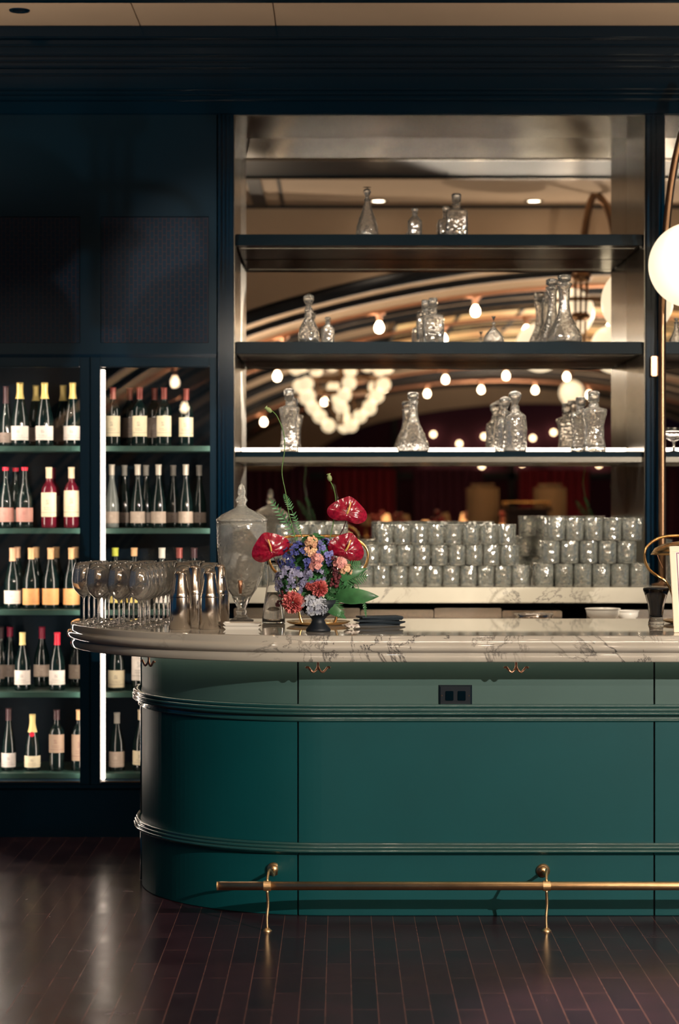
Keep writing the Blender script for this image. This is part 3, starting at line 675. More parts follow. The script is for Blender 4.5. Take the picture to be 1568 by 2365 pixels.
# mirrored back bar
ZC = az(1357, 10.2)   # back counter top
bb = thing('mirrored_back_bar', 'tall mirrored back bar niche with three dark shelves and brushed steel lining', 'shelving', (0, 0, 0))
obj('mirror', boxes((XP1-.02, 3.2, YM, YM+.008, ZC, ZT+.05)), M['mirror'], bb)
obj('steel_lining', boxes((XP1, XP1+.004, YW+.01, YM-.001, ZC, ZT), (XN1-.004, XN1, YW+.01, YM-.001, ZC, ZT), (XP1+.004, XN1-.004, YW+.01, YM-.001, ZT-.004, ZT+.0)), M['brushed'], bb)
obj('steel_lining', boxes((XQ1, XQ1+.004, YW+.01, YM-.001, ZC, ZT), (XQ1+.004, 3.2, YW+.01, YM-.001, ZT-.004, ZT)), M['brushed'], bb)
YS = YW+.04
SHB = [(541, 562), (789, 812), (1043, 1062)]
for i, (p0, p1) in enumerate(SHB):
    for (a, b) in ((XP1+.005, XN1-.005), (XQ1+.005, 3.2)):
        z1 = az(p0, YS); z0 = az(p1, YS)
        s = obj('shelf', boxes((a, b, YS, YM-.012, z0+.004, z1), bevel=.003), M['shelf_black'], bb)
        obj('underside_plate', boxes((a+.01, b-.01, YS+.004, YS+.115, z0-.010, z0+.0035), (a+.01, b-.01, YS+.140, YM-.014, z0-.010, z0+.0035)), M['brushed'], s)
        obj('lamp_and_fill_strip', boxes((a+.02, b-.02, YS+.122, YS+.134, z0-.0015, z0+.0035)), M['strip' if i == 2 else 'strip_fill'], s)  # lamp under the lower shelf; added fill strips under the upper two
        obj('nosing', boxes((a, b, YS-.008, YS+.004, z0-.011, z0+(z1-z0)*.35), bevel=.002), M['brushed'] if i == 2 else M['shelf_black'], s)
zs = az(1043, YS)
for (a, b) in ((XP1+.01, XN1-.01), (XQ1+.01, 3.2)):
    obj('led_strip', boxes((a, b, YM-.035, YM-.022, zs+.016, zs+.032)), M['led'], bb)
SHZ = [az(p[0], YS) for p in SHB]

# back counter: marble slab on steel units
o = obj('back_counter', boxes((XP0+.02, 3.2, 10.2, YM, az(1393, 10.2), ZC), bevel=.004), M['marble_back']); tag(o, 'pale marble back counter under the mirror, carrying the stacked glasses', 'countertop')
zt = az(1397, 10.3)-.004
def unit(px0, px1, label, dz=0):
    t = thing('steel_bar_unit', label, 'bar unit', (ax(px0, 10.28), 10.26, 0), 0, 'steel units under the back counter')
    W = ax(px1, 10.28)-ax(px0, 10.28)-.004
    obj('cabinet_body', boxes((0, W, .02, .8, .0, zt-.01-dz), bevel=.004), M['steel'], t)
    obj('door', boxes((.008, W-.008, 0, .02, .12, zt-.05-dz), bevel=.004), M['steel'], t)
    h = obj('handle', tube([(.05, -.03, zt-.07-dz), (W-.05, -.03, zt-.07-dz)], .007, 8), M['steel'], t)
    return t
unit(540, 833, 'brushed steel under-counter unit behind the flower bowl')
unit(833, 1003, 'brushed steel under-counter unit behind the black bill folders', .008)
unit(1003, 1160, 'brushed steel under-counter unit behind the middle of the marble bar')
unit(1160, 1300, 'brushed steel under-counter unit left of the dark gap', .012)
unit(1355, 1500, 'brushed steel under-counter unit right of the dark gap', .008)
unit(1500, 1800, 'brushed steel under-counter unit at the right frame edge', .008)
# low things standing on the work shelf just in front of the units
tY = 10.0
t = obj('work_shelf', boxes((XP0, 2.4, 9.85, 10.18, az(1436, 10.0)-.03, az(1436, 10.0)), bevel=.003), M['steel'])
tag(t, 'narrow brushed steel work shelf behind the marble bar', 'shelf')
def bowl(px, w_px, label, mat, h=.05, name='steel_pan', cat='bowl'):
    r = w_px/2/F*tY
    t = thing(name, label, cat, (ax(px, tY), tY, az(1436, 10.0)))
    obj('bowl_body', lathe([(0, 0), (r*.6, 0), (r*.85, h*.5), (r*.97, h), (r, h), (r*.92, h*.5), (r*.55, .006), (0, .006)], 28), mat, t, True)
    obj('rim', tube([(r*cos(2*pi*i/28), r*sin(2*pi*i/28), h) for i in range(28)], .003, 6, closed=True), mat, t, True)
bowl(1392, 80, 'white bowl on the steel work shelf right of the dark gap', M['white'], .06, 'white_bowl')
bowl(1232, 90, 'shallow steel pan on the work shelf left of the dark gap', M['steel'], .035)
bowl(1450, 50, 'small pale bowl on the work shelf beside the white bowl', M['white'], .05, 'white_bowl')

# ------------------------------------------------------------------ wine bottles
def bottle_prof(kind):
    if kind == 'champ': return [(0, 0), (.040, 0), (.0435, .006), (.044, .02), (.044, .11), (.042, .14), (.032, .19), (.021, .235), (.0155, .262), (.015, .30), (.0165, .302), (.0165, .312), (.0, .315)], .315
    if kind == 'burg': return [(0, 0), (.038, 0), (.041, .006), (.041, .02), (.041, .125), (.039, .15), (.028, .19), (.0175, .225), (.0145, .25), (.0142, .29), (.0155, .292), (.0155, .30), (0, .30)], .30
    if kind == 'bord': return [(0, 0), (.034, 0), (.037, .005), (.0375, .02), (.0375, .18), (.036, .195), (.026, .215), (.016, .228), (.0145, .24), (.0142, .29), (.0155, .292), (.0155, .30), (0, .30)], .30
    if kind == 'slim': return [(0, 0), (.035, 0), (.038, .005), (.038, .02), (.038, .11), (.034, .15), (.024, .20), (.016, .24), (.014, .27), (.0142, .32), (.0155, .322), (.0155, .33), (0, .33)], .33
bmesh_cache = {}
def interp(prof, z):
    for (r0, z0), (r1, z1) in zip(prof[1:], prof[2:]):
        if z0 <= z <= z1 and z1 > z0: return r0+(r1-r0)*(z-z0)/(z1-z0)
    return .015
def bottle(kind, glass, lab, cap, x, y, z, label, lz=(.03, .11), cz=.235, scale=1.0, group='', tilt=False, seal=False):
    prof, H = bottle_prof(kind)
    t = thing('wine_bottle', label, 'bottle', (x, y, z), random.uniform(-.12, .12), group); t.scale = (scale, scale, scale)
    key = ('b', kind, glass)
    if key not in bmesh_cache:
        me = mesh_from(lathe(prof, 28), 'bottle_body', True); me.materials.append(M[glass]); bmesh_cache[key] = me
    link('bottle_body', bmesh_cache[key], None, t)
    key = ('l', kind, lab, lz)
    if key not in bmesh_cache:
        bm = bmesh.new(); n = 18; A = []
        m_ = 5
        for i in range(n+1):
            a = -pi/2-1.45+2.9*i/n
            A.append([bm.verts.new(((interp(prof, lz[0]+(lz[1]-lz[0])*k/m_)+.0008)*cos(a), (interp(prof, lz[0]+(lz[1]-lz[0])*k/m_)+.0008)*sin(a), lz[0]+(lz[1]-lz[0])*k/m_)) for k in range(m_+1)])
        for a, b in zip(A, A[1:]):
            for k in range(m_): bm.faces.new((a[k], b[k], b[k+1], a[k+1]))
        me = mesh_from(bm, 'bottle_label', True, False); me.materials.append(LAB[lab]); bmesh_cache[key] = me
    link('paper_label', bmesh_cache[key], None, t)
    key = ('c', kind, cap, cz)
    if key not in bmesh_cache:
        zz = [cz+(H-cz)*k/8 for k in range(9)]
        pr = [(interp(prof, q)+.0012, q) for q in zz[:-1]]+[(.0170, H+.001), (0, H+.0015)]
        me = mesh_from(lathe(pr, 20), 'capsule', True); me.materials.append(CAP[cap]); bmesh_cache[key] = me
    link('capsule', bmesh_cache[key], None, t)
    if seal:
        bm = bmesh.new(); disc_y(bm, 0, .205, -.034, -.030, .014, 16); obj('wax_seal', bm, CAP['red'], t)
    return t
YFR, YBK = 10.72, 10.95
def brow(py, specs, side, shelf):
    z = az(py, YW+.12)
    nn = len(specs)
    for i, s in enumerate(specs):
        px, kind, glass, lab, cap = s[:5]; back = s[5] if len(s) > 5 else 0; kw = s[6] if len(s) > 6 else {}
        desc = s[7]
        y = YBK if back else YFR
        bottle(kind, glass, lab, cap, ax(px, y), y, z+.0005, desc, group='wine bottles on the %s shelf of the %s fridge' % (shelf, side), **kw)
L_, R_ = 'left', 'right'
brow(1030, [
 (14, 'slim', 'bottle_dark', 'dim', 'dark', 0, dict(lz=(.02, .075), scale=.9), 'slim dark bottle cut off by the left edge, top shelf of left fridge'),
 (46, 'champ', 'bottle_dark', 'white', 'gold', 0, dict(lz=(.03, .10), cz=.235), 'gold-foiled sparkling bottle with white label, leftmost on top shelf'),
 (83, 'champ', 'bottle_dark', 'dim', 'gold', 1, dict(lz=(.03, .10)), 'gold-foiled bottle standing behind between the two whole sparkling bottles'),
 (103, 'champ', 'bottle_dark', 'white', 'gold', 0, dict(lz=(.03, .10), cz=.235), 'gold-foiled sparkling bottle with white label, middle of the top left shelf'),
 (146, 'champ', 'bottle_dark', 'dim', 'gold', 1, dict(lz=(.03, .10)), 'dim gold-foiled bottle behind the last sparkling bottle of left fridge'),
 (168, 'champ', 'bottle_dark', 'white', 'gold', 0, dict(lz=(.03, .10), cz=.235), 'gold-foiled sparkling bottle by the frame of the left fridge'),
], L_, 'top')
brow(1030, [
 (261, 'bord', 'bottle_dark', 'cream', 'redbrown', 0, dict(lz=(.05, .155), cz=.24, scale=.97), 'cream-labelled bordeaux bottle beside the bright light strip, top shelf'),
 (299, 'bord', 'bottle_dark', 'dim', 'redbrown', 1, dict(lz=(.05, .15), cz=.24), 'dim bottle standing behind and right of the first cream-labelled bottle'),
 (323, 'bord', 'bottle_dark', 'cream', 'redbrown', 0, dict(lz=(.05, .155), cz=.24, scale=.97), 'cream-labelled bordeaux bottle, second from the light strip on top shelf'),
 (357, 'bord', 'bottle_dark', 'dim', 'redbrown', 1, dict(lz=(.05, .15), cz=.24), 'dim bottle standing behind between the second and third cream labels'),
 (379, 'bord', 'bottle_dark', 'cream', 'redbrown', 0, dict(lz=(.05, .155), cz=.24, scale=.97), 'cream-labelled bordeaux bottle, third from the light strip on top shelf'),
 (430, 'bord', 'bottle_dark', 'cream', 'redbrown', 0, dict(lz=(.05, .15), cz=.24, scale=.95), 'cream-labelled bordeaux bottle, rightmost on the top shelf of right fridge'),
], R_, 'top')
brow(1220, [
 (13, 'burg', 'bottle_dark', 'pink', 'red', 0, dict(lz=(.03, .10), cz=.283), 'red-wax-topped bottle cut off by the left edge, second shelf'),
 (57, 'burg', 'bottle_dark', 'pink', 'red', 0, dict(lz=(.03, .10), cz=.283), 'red-wax-topped bottle with dull pink label, second shelf of left fridge'),
 (36, 'burg', 'bottle_dark', 'dim', 'red', 1, dict(lz=(.03, .09), cz=.283), 'red-topped bottle behind between the two pink-labelled bottles'),
 (113, 'bord', 'bottle_rose', 'cream', 'cream', 0, dict(lz=(.055, .175), cz=.245), 'rose wine bottle with big cream label, left of the pair'),
 (121, 'bord', 'bottle_rose', 'dim', 'wine', 1, dict(lz=(.055, .16), cz=.245), 'dark red-capped rose bottle standing behind the left rose bottle'),
 (165, 'bord', 'bottle_rose', 'cream', 'cream', 0, dict(lz=(.055, .185), cz=.245), 'rose wine bottle with big cream label, next to the fridge frame'),
], L_, 'second')
brow(1220, [
 (258, 'slim', 'bottle_clear', 'taupe', 'silver', 0, dict(lz=(.025, .085), cz=.275, scale=.95), 'pale clear wine bottle with taupe label beside the light strip'),
 (287, 'slim', 'bottle_dark', 'dim', 'grey', 1, dict(lz=(.025, .08), cz=.275, scale=.95), 'dark bottle standing behind the pale clear bottle'),
 (318, 'slim', 'bottle_dark', 'taupe', 'silver', 0, dict(lz=(.025, .085), cz=.275, scale=.95), 'dark slim bottle with silver capsule next to the pale clear bottle'),
 (337, 'slim', 'bottle_dark', 'dim', 'grey', 1, dict(lz=(.025, .08), cz=.275, scale=.95), 'dark bottle behind and right of the first dark slim bottle'),
 (366, 'slim', 'bottle_dark', 'taupe', 'silver', 0, dict(lz=(.025, .085), cz=.275, scale=.95), 'dark slim bottle with silver capsule, middle of second right shelf'),
 (400, 'slim', 'bottle_dark', 'dim', 'grey', 1, dict(lz=(.025, .08), cz=.275, scale=.95), 'dark bottle standing behind in the gap of the second shelf'),
 (429, 'slim', 'bottle_dark', 'taupe', 'silver', 0, dict(lz=(.025, .085), cz=.275, scale=.95), 'dark slim bottle with silver capsule, last whole one before the frame'),
 (460, 'slim', 'bottle_dark', 'dim', 'grey', 1, dict(lz=(.025, .08), cz=.275, scale=.95), 'dark bottle behind at the right end of the second shelf'),
], R_, 'second')
brow(1408, [
 (29, 'burg', 'bottle_dark', 'white', 'orange', 0, dict(lz=(.025, .09), cz=.235), 'white-labelled bottle with orange capsule, third shelf of left fridge'),
 (72, 'burg', 'bottle_dark', 'orange', 'tan', 0, dict(lz=(.02, .10), cz=.245), 'orange-labelled bottle next to the white-labelled one'),
 (117, 'burg', 'bottle_dark', 'orange', 'tan', 0, dict(lz=(.02, .10), cz=.245), 'orange-labelled bottle, middle of the three on the third shelf'),
 (165, 'burg', 'bottle_dark', 'orange', 'tan', 0, dict(lz=(.02, .10), cz=.245), 'orange-labelled bottle next to the fridge frame'),
 (84, 'burg', 'bottle_dark', 'dim', 'tan', 1, dict(lz=(.02, .09), cz=.245), 'tan-capped bottle standing behind the first orange-labelled bottle'),
 (130, 'burg', 'bottle_dark', 'dim', 'tan', 1, dict(lz=(.02, .09), cz=.245), 'tan-capped bottle standing behind the middle orange-labelled bottle'),
 (40, 'burg', 'bottle_dark', 'dim', 'orange', 1, dict(lz=(.02, .09), cz=.245), 'orange-capped bottle standing behind the white-labelled bottle'),
 (174, 'burg', 'bottle_dark', 'dim', 'tan', 1, dict(lz=(.02, .09), cz=.245), 'tan-capped bottle standing behind the last orange-labelled bottle'),
], L_, 'third')
brow(1408, [
 (266, 'bord', 'bottle_dark', 'yellow', 'lime', 0, dict(lz=(.03, .10), cz=.26), 'lime-capped bottle half hidden by the wine glasses'),
 (310, 'bord', 'bottle_dark', 'yellow', 'tan', 0, dict(lz=(.03, .10), cz=.26), 'tan-capped bottle half hidden by the wine glasses, yellow label'),
 (374, 'bord', 'bottle_dark', 'white', 'white', 0, dict(lz=(.03, .12), cz=.25), 'white-capped bottle half hidden by the wine glasses'),
 (414, 'bord', 'bottle_dark', 'white', 'redbrown', 0, dict(lz=(.03, .12), cz=.25), 'red-brown capped bottle behind the metal shakers'),
 (448, 'bord', 'bottle_dark', 'dim', 'dark', 0, dict(lz=(.03, .12), cz=.25), 'dark-capped bottle behind the glass dispenser side of the third shelf'),
], R_, 'third')
brow(1598, [
 (52, 'burg', 'bottle_dark', 'white', 'yellow', 0, dict(lz=(.03, .105), cz=.235, scale=.95), 'white-labelled bottle with yellow capsule on the fourth shelf'),
 (132, 'burg', 'bottle_dark', 'white', 'red', 0, dict(lz=(.03, .105), cz=.235, scale=.95), 'white-labelled bottle with bright red capsule on the fourth shelf'),
 (23, 'burg', 'bottle_dark', 'dim', 'wine', 1, dict(lz=(.05, .11), cz=.25), 'dark red-capped bottle behind and left of the yellow-capped bottle'),
 (97, 'burg', 'bottle_dark', 'taupe', 'wine', 1, dict(lz=(.05, .11), cz=.24), 'dark red-capped bottle behind between the two white labels'),
 (178, 'burg', 'bottle_dark', 'taupe', 'dark', 1, dict(lz=(.04, .11), cz=.24), 'dark bottle cut by the frame at the right of the fourth shelf'),
 (2, 'burg', 'bottle_dark', 'dim', 'dark', 1, dict(lz=(.04, .11), cz=.24), 'dark bottle cut off by the left edge on the fourth shelf'),
], L_, 'fourth')
brow(1598, [
 (269, 'burg', 'bottle_dark', 'cream', 'dark', 0, dict(lz=(.015, .10), cz=.25), 'cream-labelled bottle under the marble ledge beside the light strip'),
 (322, 'bord', 'bottle_dark', 'white', 'white', 0, dict(lz=(.05, .18), cz=.25), 'bottle with tall white label half hidden by the bar corner'),
], R_, 'fourth')
brow(1785, [
 (20, 'slim', 'bottle_dark', 'grey', 'dark', 0, dict(lz=(.02, .095), cz=.265, scale=.93), 'grey-labelled slim bottle at the left of the bottom shelf'),
 (75, 'champ', 'bottle_dark', 'cream', 'yellow', 0, dict(lz=(.02, .085), cz=.215, scale=.88, seal=True), 'sparkling bottle with yellow foil and red seal on the bottom shelf'),
 (131, 'bord', 'bottle_dark', 'ornate', 'dark', 0, dict(lz=(.09, .18), cz=.25, scale=1.0), 'dark bottle with ornate brown label on the bottom shelf'),
 (183, 'bord', 'bottle_dark', 'ornate', 'tan', 0, dict(lz=(.05, .18), cz=.25), 'ornate-labelled bottle cut by the fridge frame on the bottom shelf'),
], L_, 'bottom')
brow(1785, [
 (270, 'burg', 'bottle_dark', 'taupe', 'grey', 0, dict(lz=(.02, .10), cz=.245, scale=.95), 'grey-capped bottle with taupe label alone on the bottom right shelf'),
 (326, 'burg', 'bottle_dark', 'cream', 'cream', 0, dict(lz=(.03, .10), cz=.25), 'cream-labelled bottle half hidden by the bar corner on the bottom shelf'),
], R_, 'bottom')

# ------------------------------------------------------------------ cut glass decanters on the shelves
def cut(n=12, k=70, a=.05, lo=0, hi=9):
    return lambda ang, z, r: 1+(a*(abs(sin(n*ang/2+z*k))+abs(sin(n*ang/2-z*k))-1) if lo < z < hi else 0)
def square(p=5):
    def f(ang, z, r):
        c, s = abs(cos(ang)), abs(sin(ang)); return 1/((c**p+s**p)**(1/p))
    return f
def both(f, g): return lambda a, z, r: f(a, z, r)*g(a, z, r)
def fine(prof, n=4):
    out = []
    for (r0, z0), (r1, z1) in zip(prof, prof[1:]):
        for k in range(n): out.append((r0+(r1-r0)*k/n, z0+(z1-z0)*k/n))
    return out+[prof[-1]]
DW = {848: 52, 958: 34, 1054: 52, 1030: 40, 713: 48, 757: 31, 1000: 50, 982: 42, 1140: 46, 1303: 80, 1275: 66, 1562: 34, 668: 48, 954: 74, 1189: 54, 1166: 48, 1371: 60, 1341: 52}
def decanter(style, px, Y, z, H, label, group, mat='cut', dx=0, rz=0):
    t = thing('glass_decanter', label, 'decanter', (ax(px, Y)+dx, Y, z), rz, group)
    S = dict(
     bell=([(.30, 0), (.36, .03), (.36, .10), (.33, .22), (.24, .42), (.13, .62), (.085, .72), (.12, .76), (.07, .79)], 'ball', .79),
     round=([(.22, 0), (.26, .02), (.27, .16), (.25, .30), (.17, .42), (.10, .50), (.12, .54), (.09, .60), (.12, .66), (.08, .72)], 'ball', .72),
     square=([(.30, 0), (.31, .02), (.31, .55), (.29, .60), (.12, .66), (.10, .74), (.13, .77)], 'block', .77),
     concave=([(.24, 0), (.26, .02), (.21, .25), (.22, .45), (.29, .66), (.28, .70), (.11, .74), (.11, .80)], 'block', .80),
     ship=([(.34, 0), (.40, .03), (.40, .10), (.30, .24), (.16, .42), (.12, .60), (.14, .80), (.19, .86), (.17, .88)], 'flat', .88),
     conical=([(.42, 0), (.48, .03), (.46, .12), (.34, .30), (.20, .48), (.15, .60), (.14, .78), (.17, .84), (.13, .86)], 'flat', .86),
     mini=([(.30, 0), (.33, .03), (.33, .55), (.20, .68), (.12, .74), (.12, .82), (.17, .85)], 'flat', .85),
     low=([(.50, 0), (.62, .08), (.60, .30), (.35, .55), (.18, .66), (.20, .72)], 'ball', .72),
     blocky=([(.22, 0), (.24, .03), (.24, .50), (.22, .58), (.10, .66), (.09, .74)], 'ball', .74),
    )[style]
    prof, st, zt_ = S
    prof = [(r*H*1.0, q*H) for r, q in prof]
    w_ = {'bell': 1, 'round': .85, 'square': .92, 'concave': .85, 'ship': .7, 'conical': .62, 'mini': .9, 'low': .85, 'blocky': 1}[style]
    prof = [(r*w_, q) for r, q in prof]
    kx = DW[px]/2/472./max(r for r, q in prof); prof = [(r*kx, q) for r, q in prof]; w_ *= kx
    th = .0035
    seg = 40
    f = {'bell': cut(12, 90, .045, .01, .1), 'round': cut(14, 110, .03, .01, .06), 'square': both(square(6), cut(16, 120, .035, .01, .1)), 'concave': both(square(5), cut(6, 0, .05, .01, .12)), 'ship': cut(14, 90, .05, .01, .1), 'conical': cut(12, 90, .06, .01, .09), 'mini': None, 'low': cut(10, 90, .06, .0, .06), 'blocky': cut(12, 120, .06, .01, .12)}[style]
    outer = fine(prof, 4)
    inner = [(max(r-th, .003), q+ (0 if q > .02*H else .006)) for r, q in outer if q > .02*H]
    p = [(0, 0)]+outer+inner[::-1]+[(0, inner[0][1])]
    obj('decanter_body', lathe(p, seg, f), M[mat], t, True)
    z0 = zt_*H; r = .13*H*max(w_, .6)
    if st == 'ball': sp = [(0, z0-.015), (r*.45, z0-.012), (r*.5, z0+.004), (r*.5, z0+.01), (r*1.0, z0+.03*H/.2*.6+.01), (r*1.05, z0+.055), (r*.8, z0+(H-z0)*.85), (0, H)]
    elif st == 'block': sp = [(0, z0-.015), (r*.5, z0-.012), (r*.55, z0+.003), (r*.95, z0+.008), (r*1.0, H-.006), (r*.8, H), (0, H)]
    else: sp = [(0, z0-.015), (r*.5, z0-.012), (r*.6, z0+.002), (r*1.15, z0+.010), (r*1.2, H-.006), (r*.7, H), (0, H)]
    sp = sorted(sp, key=lambda q: q[1]) if st != 'x' else sp
    obj('stopper', lathe(sp, 16, cut(8, 200, .04) if st != 'ball' else None), M[mat] if mat != 'goldcap' else M['gold'], t, True)
    return t
Y1 = YS+.13; Y0 = YS+.28
G = ('decanters on the top shelf', 'decanters on the middle shelf', 'decanters on the lit lower shelf')
sA, sB, sC = SHZ
q = 472.
decanter('bell', 848, Y1, sA, 115/q, 'tall conical decanter with ball stopper alone on the top shelf', G[0])
decanter('mini', 958, Y1, sA, 68/q, 'small slim decanter between the conical and square ones on top shelf', G[0])
decanter('square', 1054, Y1, sA, 102/q, 'square cut-glass decanter at the front of the right group on top shelf', G[0])
decanter('square', 1030, Y0, sA, 82/q, 'smaller square decanter behind the square one on top shelf', G[0])
decanter('round', 713, Y1, sB, 117/q, 'round-bodied decanter with big ball stopper on the middle shelf', G[1])
decanter('mini', 757, Y1, sB, 62/q, 'small straight decanter beside the round-bodied one', G[1])
decanter('square', 1000, Y1, sB, 106/q, 'square cut decanter in the middle of the middle shelf', G[1])
decanter('square', 982, Y0, sB, 108/q, 'square decanter standing behind the middle shelf square one', G[1])
decanter('low', 1140, Y1, sB, 52/q, 'low squat decanter alone on the middle shelf', G[1])
decanter('ship', 1303, Y1, sB, 160/q, 'tall long-necked decanter with wide foot, front one of the pair', G[1])
decanter('ship', 1275, Y0, sB, 158/q, 'tall long-necked decanter standing behind its twin', G[1])
decanter('conical', 1562, Y1, sB, 60/q, 'small cut decanter behind the bronze pole in the right bay', G[1])
decanter('concave', 668, Y1, sC, 148/q, 'waisted square decanter at the left of the lit shelf', G[2])
decanter('conical', 954, Y1, sC, 140/q, 'broad-footed cut decanter in the middle of the lit shelf', G[2])
decanter('blocky', 1189, Y1, sC, 146/q, 'cut decanter with ball stopper, front one of the pair on lit shelf', G[2])
decanter('blocky', 1166, Y0, sC, 135/q, 'cut decanter with ball stopper behind its front twin', G[2])
decanter('concave', 1371, Y1, sC, 142/q, 'waisted bluish decanter, front one of the right pair', G[2])
decanter('concave', 1341, Y0, sC, 132/q, 'waisted bluish decanter, back one of the right pair', G[2])
# coupe glass in the right bay
t = thing('coupe_glass', 'cut coupe glass on the lit shelf behind the bronze pole', 'glass', (ax(1556, Y1), Y1, sC))
obj('coupe_bowl', lathe(fine([(0, 0), (.03, 0), (.03, .003), (.006, .008), (.006, .05), (.02, .058), (.048, .075), (.052, .12), (.050, .12), (.045, .078), (0, .062)], 2), 28, cut(12, 60, .03, .055, .1)), M['glass'], t, True)

# ------------------------------------------------------------------ stacked tumblers on the back counter
def tumbler_mesh(r0, r1, h, name):
    p = [(0, 0), (r0*.9, 0), (r0, .004), (r0*1.02, .02), (r1, h-.001), (r1-.001, h), (r1-.0025, h-.001), (r0-.004, .016), (r0*.6, .011), (0, .010)]
    me = mesh_from(lathe(fine(p, 2), 22, lambda a, z, r: 1+.03*abs(cos(4*a)) if z < h*.55 else 1), name, True); me.materials.append(M['glass_green']); return me
tum = tumbler_mesh(.037, .040, .098, 'glass_tumbler'); tum2 = tumbler_mesh(.041, .044, .108, 'glass_tumbler')
def tumblers(me, px0, px1, tiers, pitch, h, rows, label, group):
    yf = 10.33
    for ti, (a, b) in enumerate(tiers):
        n = max(1, int(round((ax(b, yf)-ax(a, yf))/pitch)))
        for r in range(rows if ti == 0 else rows):
            for i in range(n):
                x = ax(a, yf)+pitch*(i+.5)+(.0 if r % 2 == 0 else pitch*.22)+random.uniform(-.002, .002)
                o = link('glass_tumbler', me); o.location = (x, yf+pitch*.97*r+random.uniform(-.002, .002)+ti*.003, ZC+.0005+ti*(h+.001)); o.rotation_euler.z = random.uniform(0, 3)
                tag(o, label % ('bottom', 'middle', 'top')[ti], 'glass', group % ('bottom', 'middle', 'top')[ti])
tumblers(tum, 0, 0, [(822, 1226), (836, 1208), (868, 1180)], .0825, .098, 2, 'clear tumbler in the %s tier of the middle stack on the back counter', '%s tier of tumblers in the middle stack')
tumblers(tum2, 0, 0, [(1236, 1488), (1250, 1487), (1262, 1487)], .0900, .108, 3, 'clear wide tumbler in the %s tier of the right-hand stack', '%s tier of wide tumblers in the right stack')
tumblers(tum, 0, 0, [(566, 800), (600, 800), (636, 800)], .0825, .098, 2, 'clear tumbler in the %s tier of the stack behind the flowers', '%s tier of tumblers behind the flowers')
tumblers(tum, 0, 0, [(1540, 1640), (1540, 1640)], .0825, .098, 2, 'clear tumbler in the %s tier of the stack behind the brass lamp', '%s tier of tumblers behind the brass lamp')

# ------------------------------------------------------------------ the bar: panelled body
CXa, CYa, RB = -.045, 9.3, .8
def stations(s0, s1, step=.05, tail=0.):
    """base points and outward normals along the bar's front; s>0 straight towards the right, s<0 round the corner"""
    out = []; n = max(2, int((s1-s0)/step)+1)
    arc = -RB*pi/2
    for i in range(n+1):
        s = s0+(s1-s0)*i/n
        if s >= 0: out.append(((CXa+s, YB), (0, -1)))
        elif s >= arc:
            f = -s/RB; out.append(((CXa-RB*sin(f), CYa-RB*cos(f)), (-sin(f), -cos(f))))
        else: out.append(((CXa-RB, CYa+(arc-s)), (-1, 0)))
    return out
def sweep(prof, st, closed=True, bm=None, caps=True):
    bm = bm or bmesh.new(); rings = []
    for (b, n) in st: rings.append([bm.verts.new((b[0]+n[0]*o, b[1]+n[1]*o, z)) for o, z in prof])
    m = len(prof)
    for a, b in zip(rings, rings[1:]):
        for k in range(m if closed else m-1): bm.faces.new((a[k], a[(k+1) % m], b[(k+1) % m], b[k]))
    if caps and closed: bm.faces.new(rings[0][::-1]); bm.faces.new(rings[-1])
    return bm
SMIN = -RB*pi/2-.1; SMAX = 3.4
def sx_at(px): return (px-CX)/588.2-CXa
seam1 = -RB*math.asin((CXa-(688-CX)/588.2)/RB*1.0); seam2 = sx_at(1511)
seams = [SMIN, seam1, seam2, SMAX]
bar = thing('bar_counter_body', 'curved teal panelled bar front under the marble top', 'bar', (0, 0, 0))
zU0, zM1, zL0, zM2, zK = .830, .766, .284, .243, .002
ZB = 1.018
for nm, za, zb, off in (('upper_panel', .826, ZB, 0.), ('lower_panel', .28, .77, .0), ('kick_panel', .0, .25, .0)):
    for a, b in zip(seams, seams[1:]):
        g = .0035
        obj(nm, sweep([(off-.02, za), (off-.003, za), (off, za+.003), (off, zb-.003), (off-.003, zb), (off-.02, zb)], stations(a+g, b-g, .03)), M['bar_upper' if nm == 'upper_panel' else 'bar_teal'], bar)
obj('backing', sweep([(-.05, 0), (-.021, 0), (-.021, ZB), (-.05, ZB)], stations(SMIN, SMAX, .04)), M['black'], bar)
def bead(z, o, r, n=5):
    """half round bead profile going down"""
    return [(o+r*cos(a), z+r*sin(a)) for a in [pi/2-pi*i/n for i in range(n+1)]]
m1 = [(-.01, .834), (.026, .834)]+bead(.826, .030, .0075)+bead(.811, .034, .007)+bead(.797, .033, .0065)+[(.014, .789), (.010, .776), (.016, .772), (.016, .766), (.004, .762), (-.01, .762)]
obj('waist_moulding', sweep(m1, stations(SMIN-.01, SMAX, .03)), M['bar_mould'], bar, True)
m2 = [(-.01, .290), (.018, .290)]+bead(.284, .020, .006)+bead(.271, .026, .0065)+bead(.258, .030, .0065)+[(.012, .250), (.008, .241), (-.01, .240)]
obj('lower_moulding', sweep(m2, stations(SMIN-.01, SMAX, .03)), M['bar_mould'], bar, True)
for za, zb in ((.834, ZB), (.290, .762), (.0, .240)):
    bm = bmesh.new()
    for k, s in enumerate((SMIN+.0, SMIN+.035, SMIN+.07)):
        bp = stations(s, s+.01)[0]; tube([(bp[0][0]-.004, bp[0][1], za), (bp[0][0]-.004, bp[0][1], zb)], .010, 10, bm=bm)
    obj('corner_reeding', bm, M['bar_mould'], bar, True)
# warm light strip tucked up under the overhang
o = obj('under_counter_light', sweep([(.055, ZB-.010), (.067, ZB-.010), (.067, ZB-.002), (.055, ZB-.002)], stations(-1.2, SMAX, .05)), None, bar)
M['under'] = pbr('under counter light', (1, 1, 1), .3, emis=(1, .84, .62), estr=6); o.data.materials.append(M['under'])

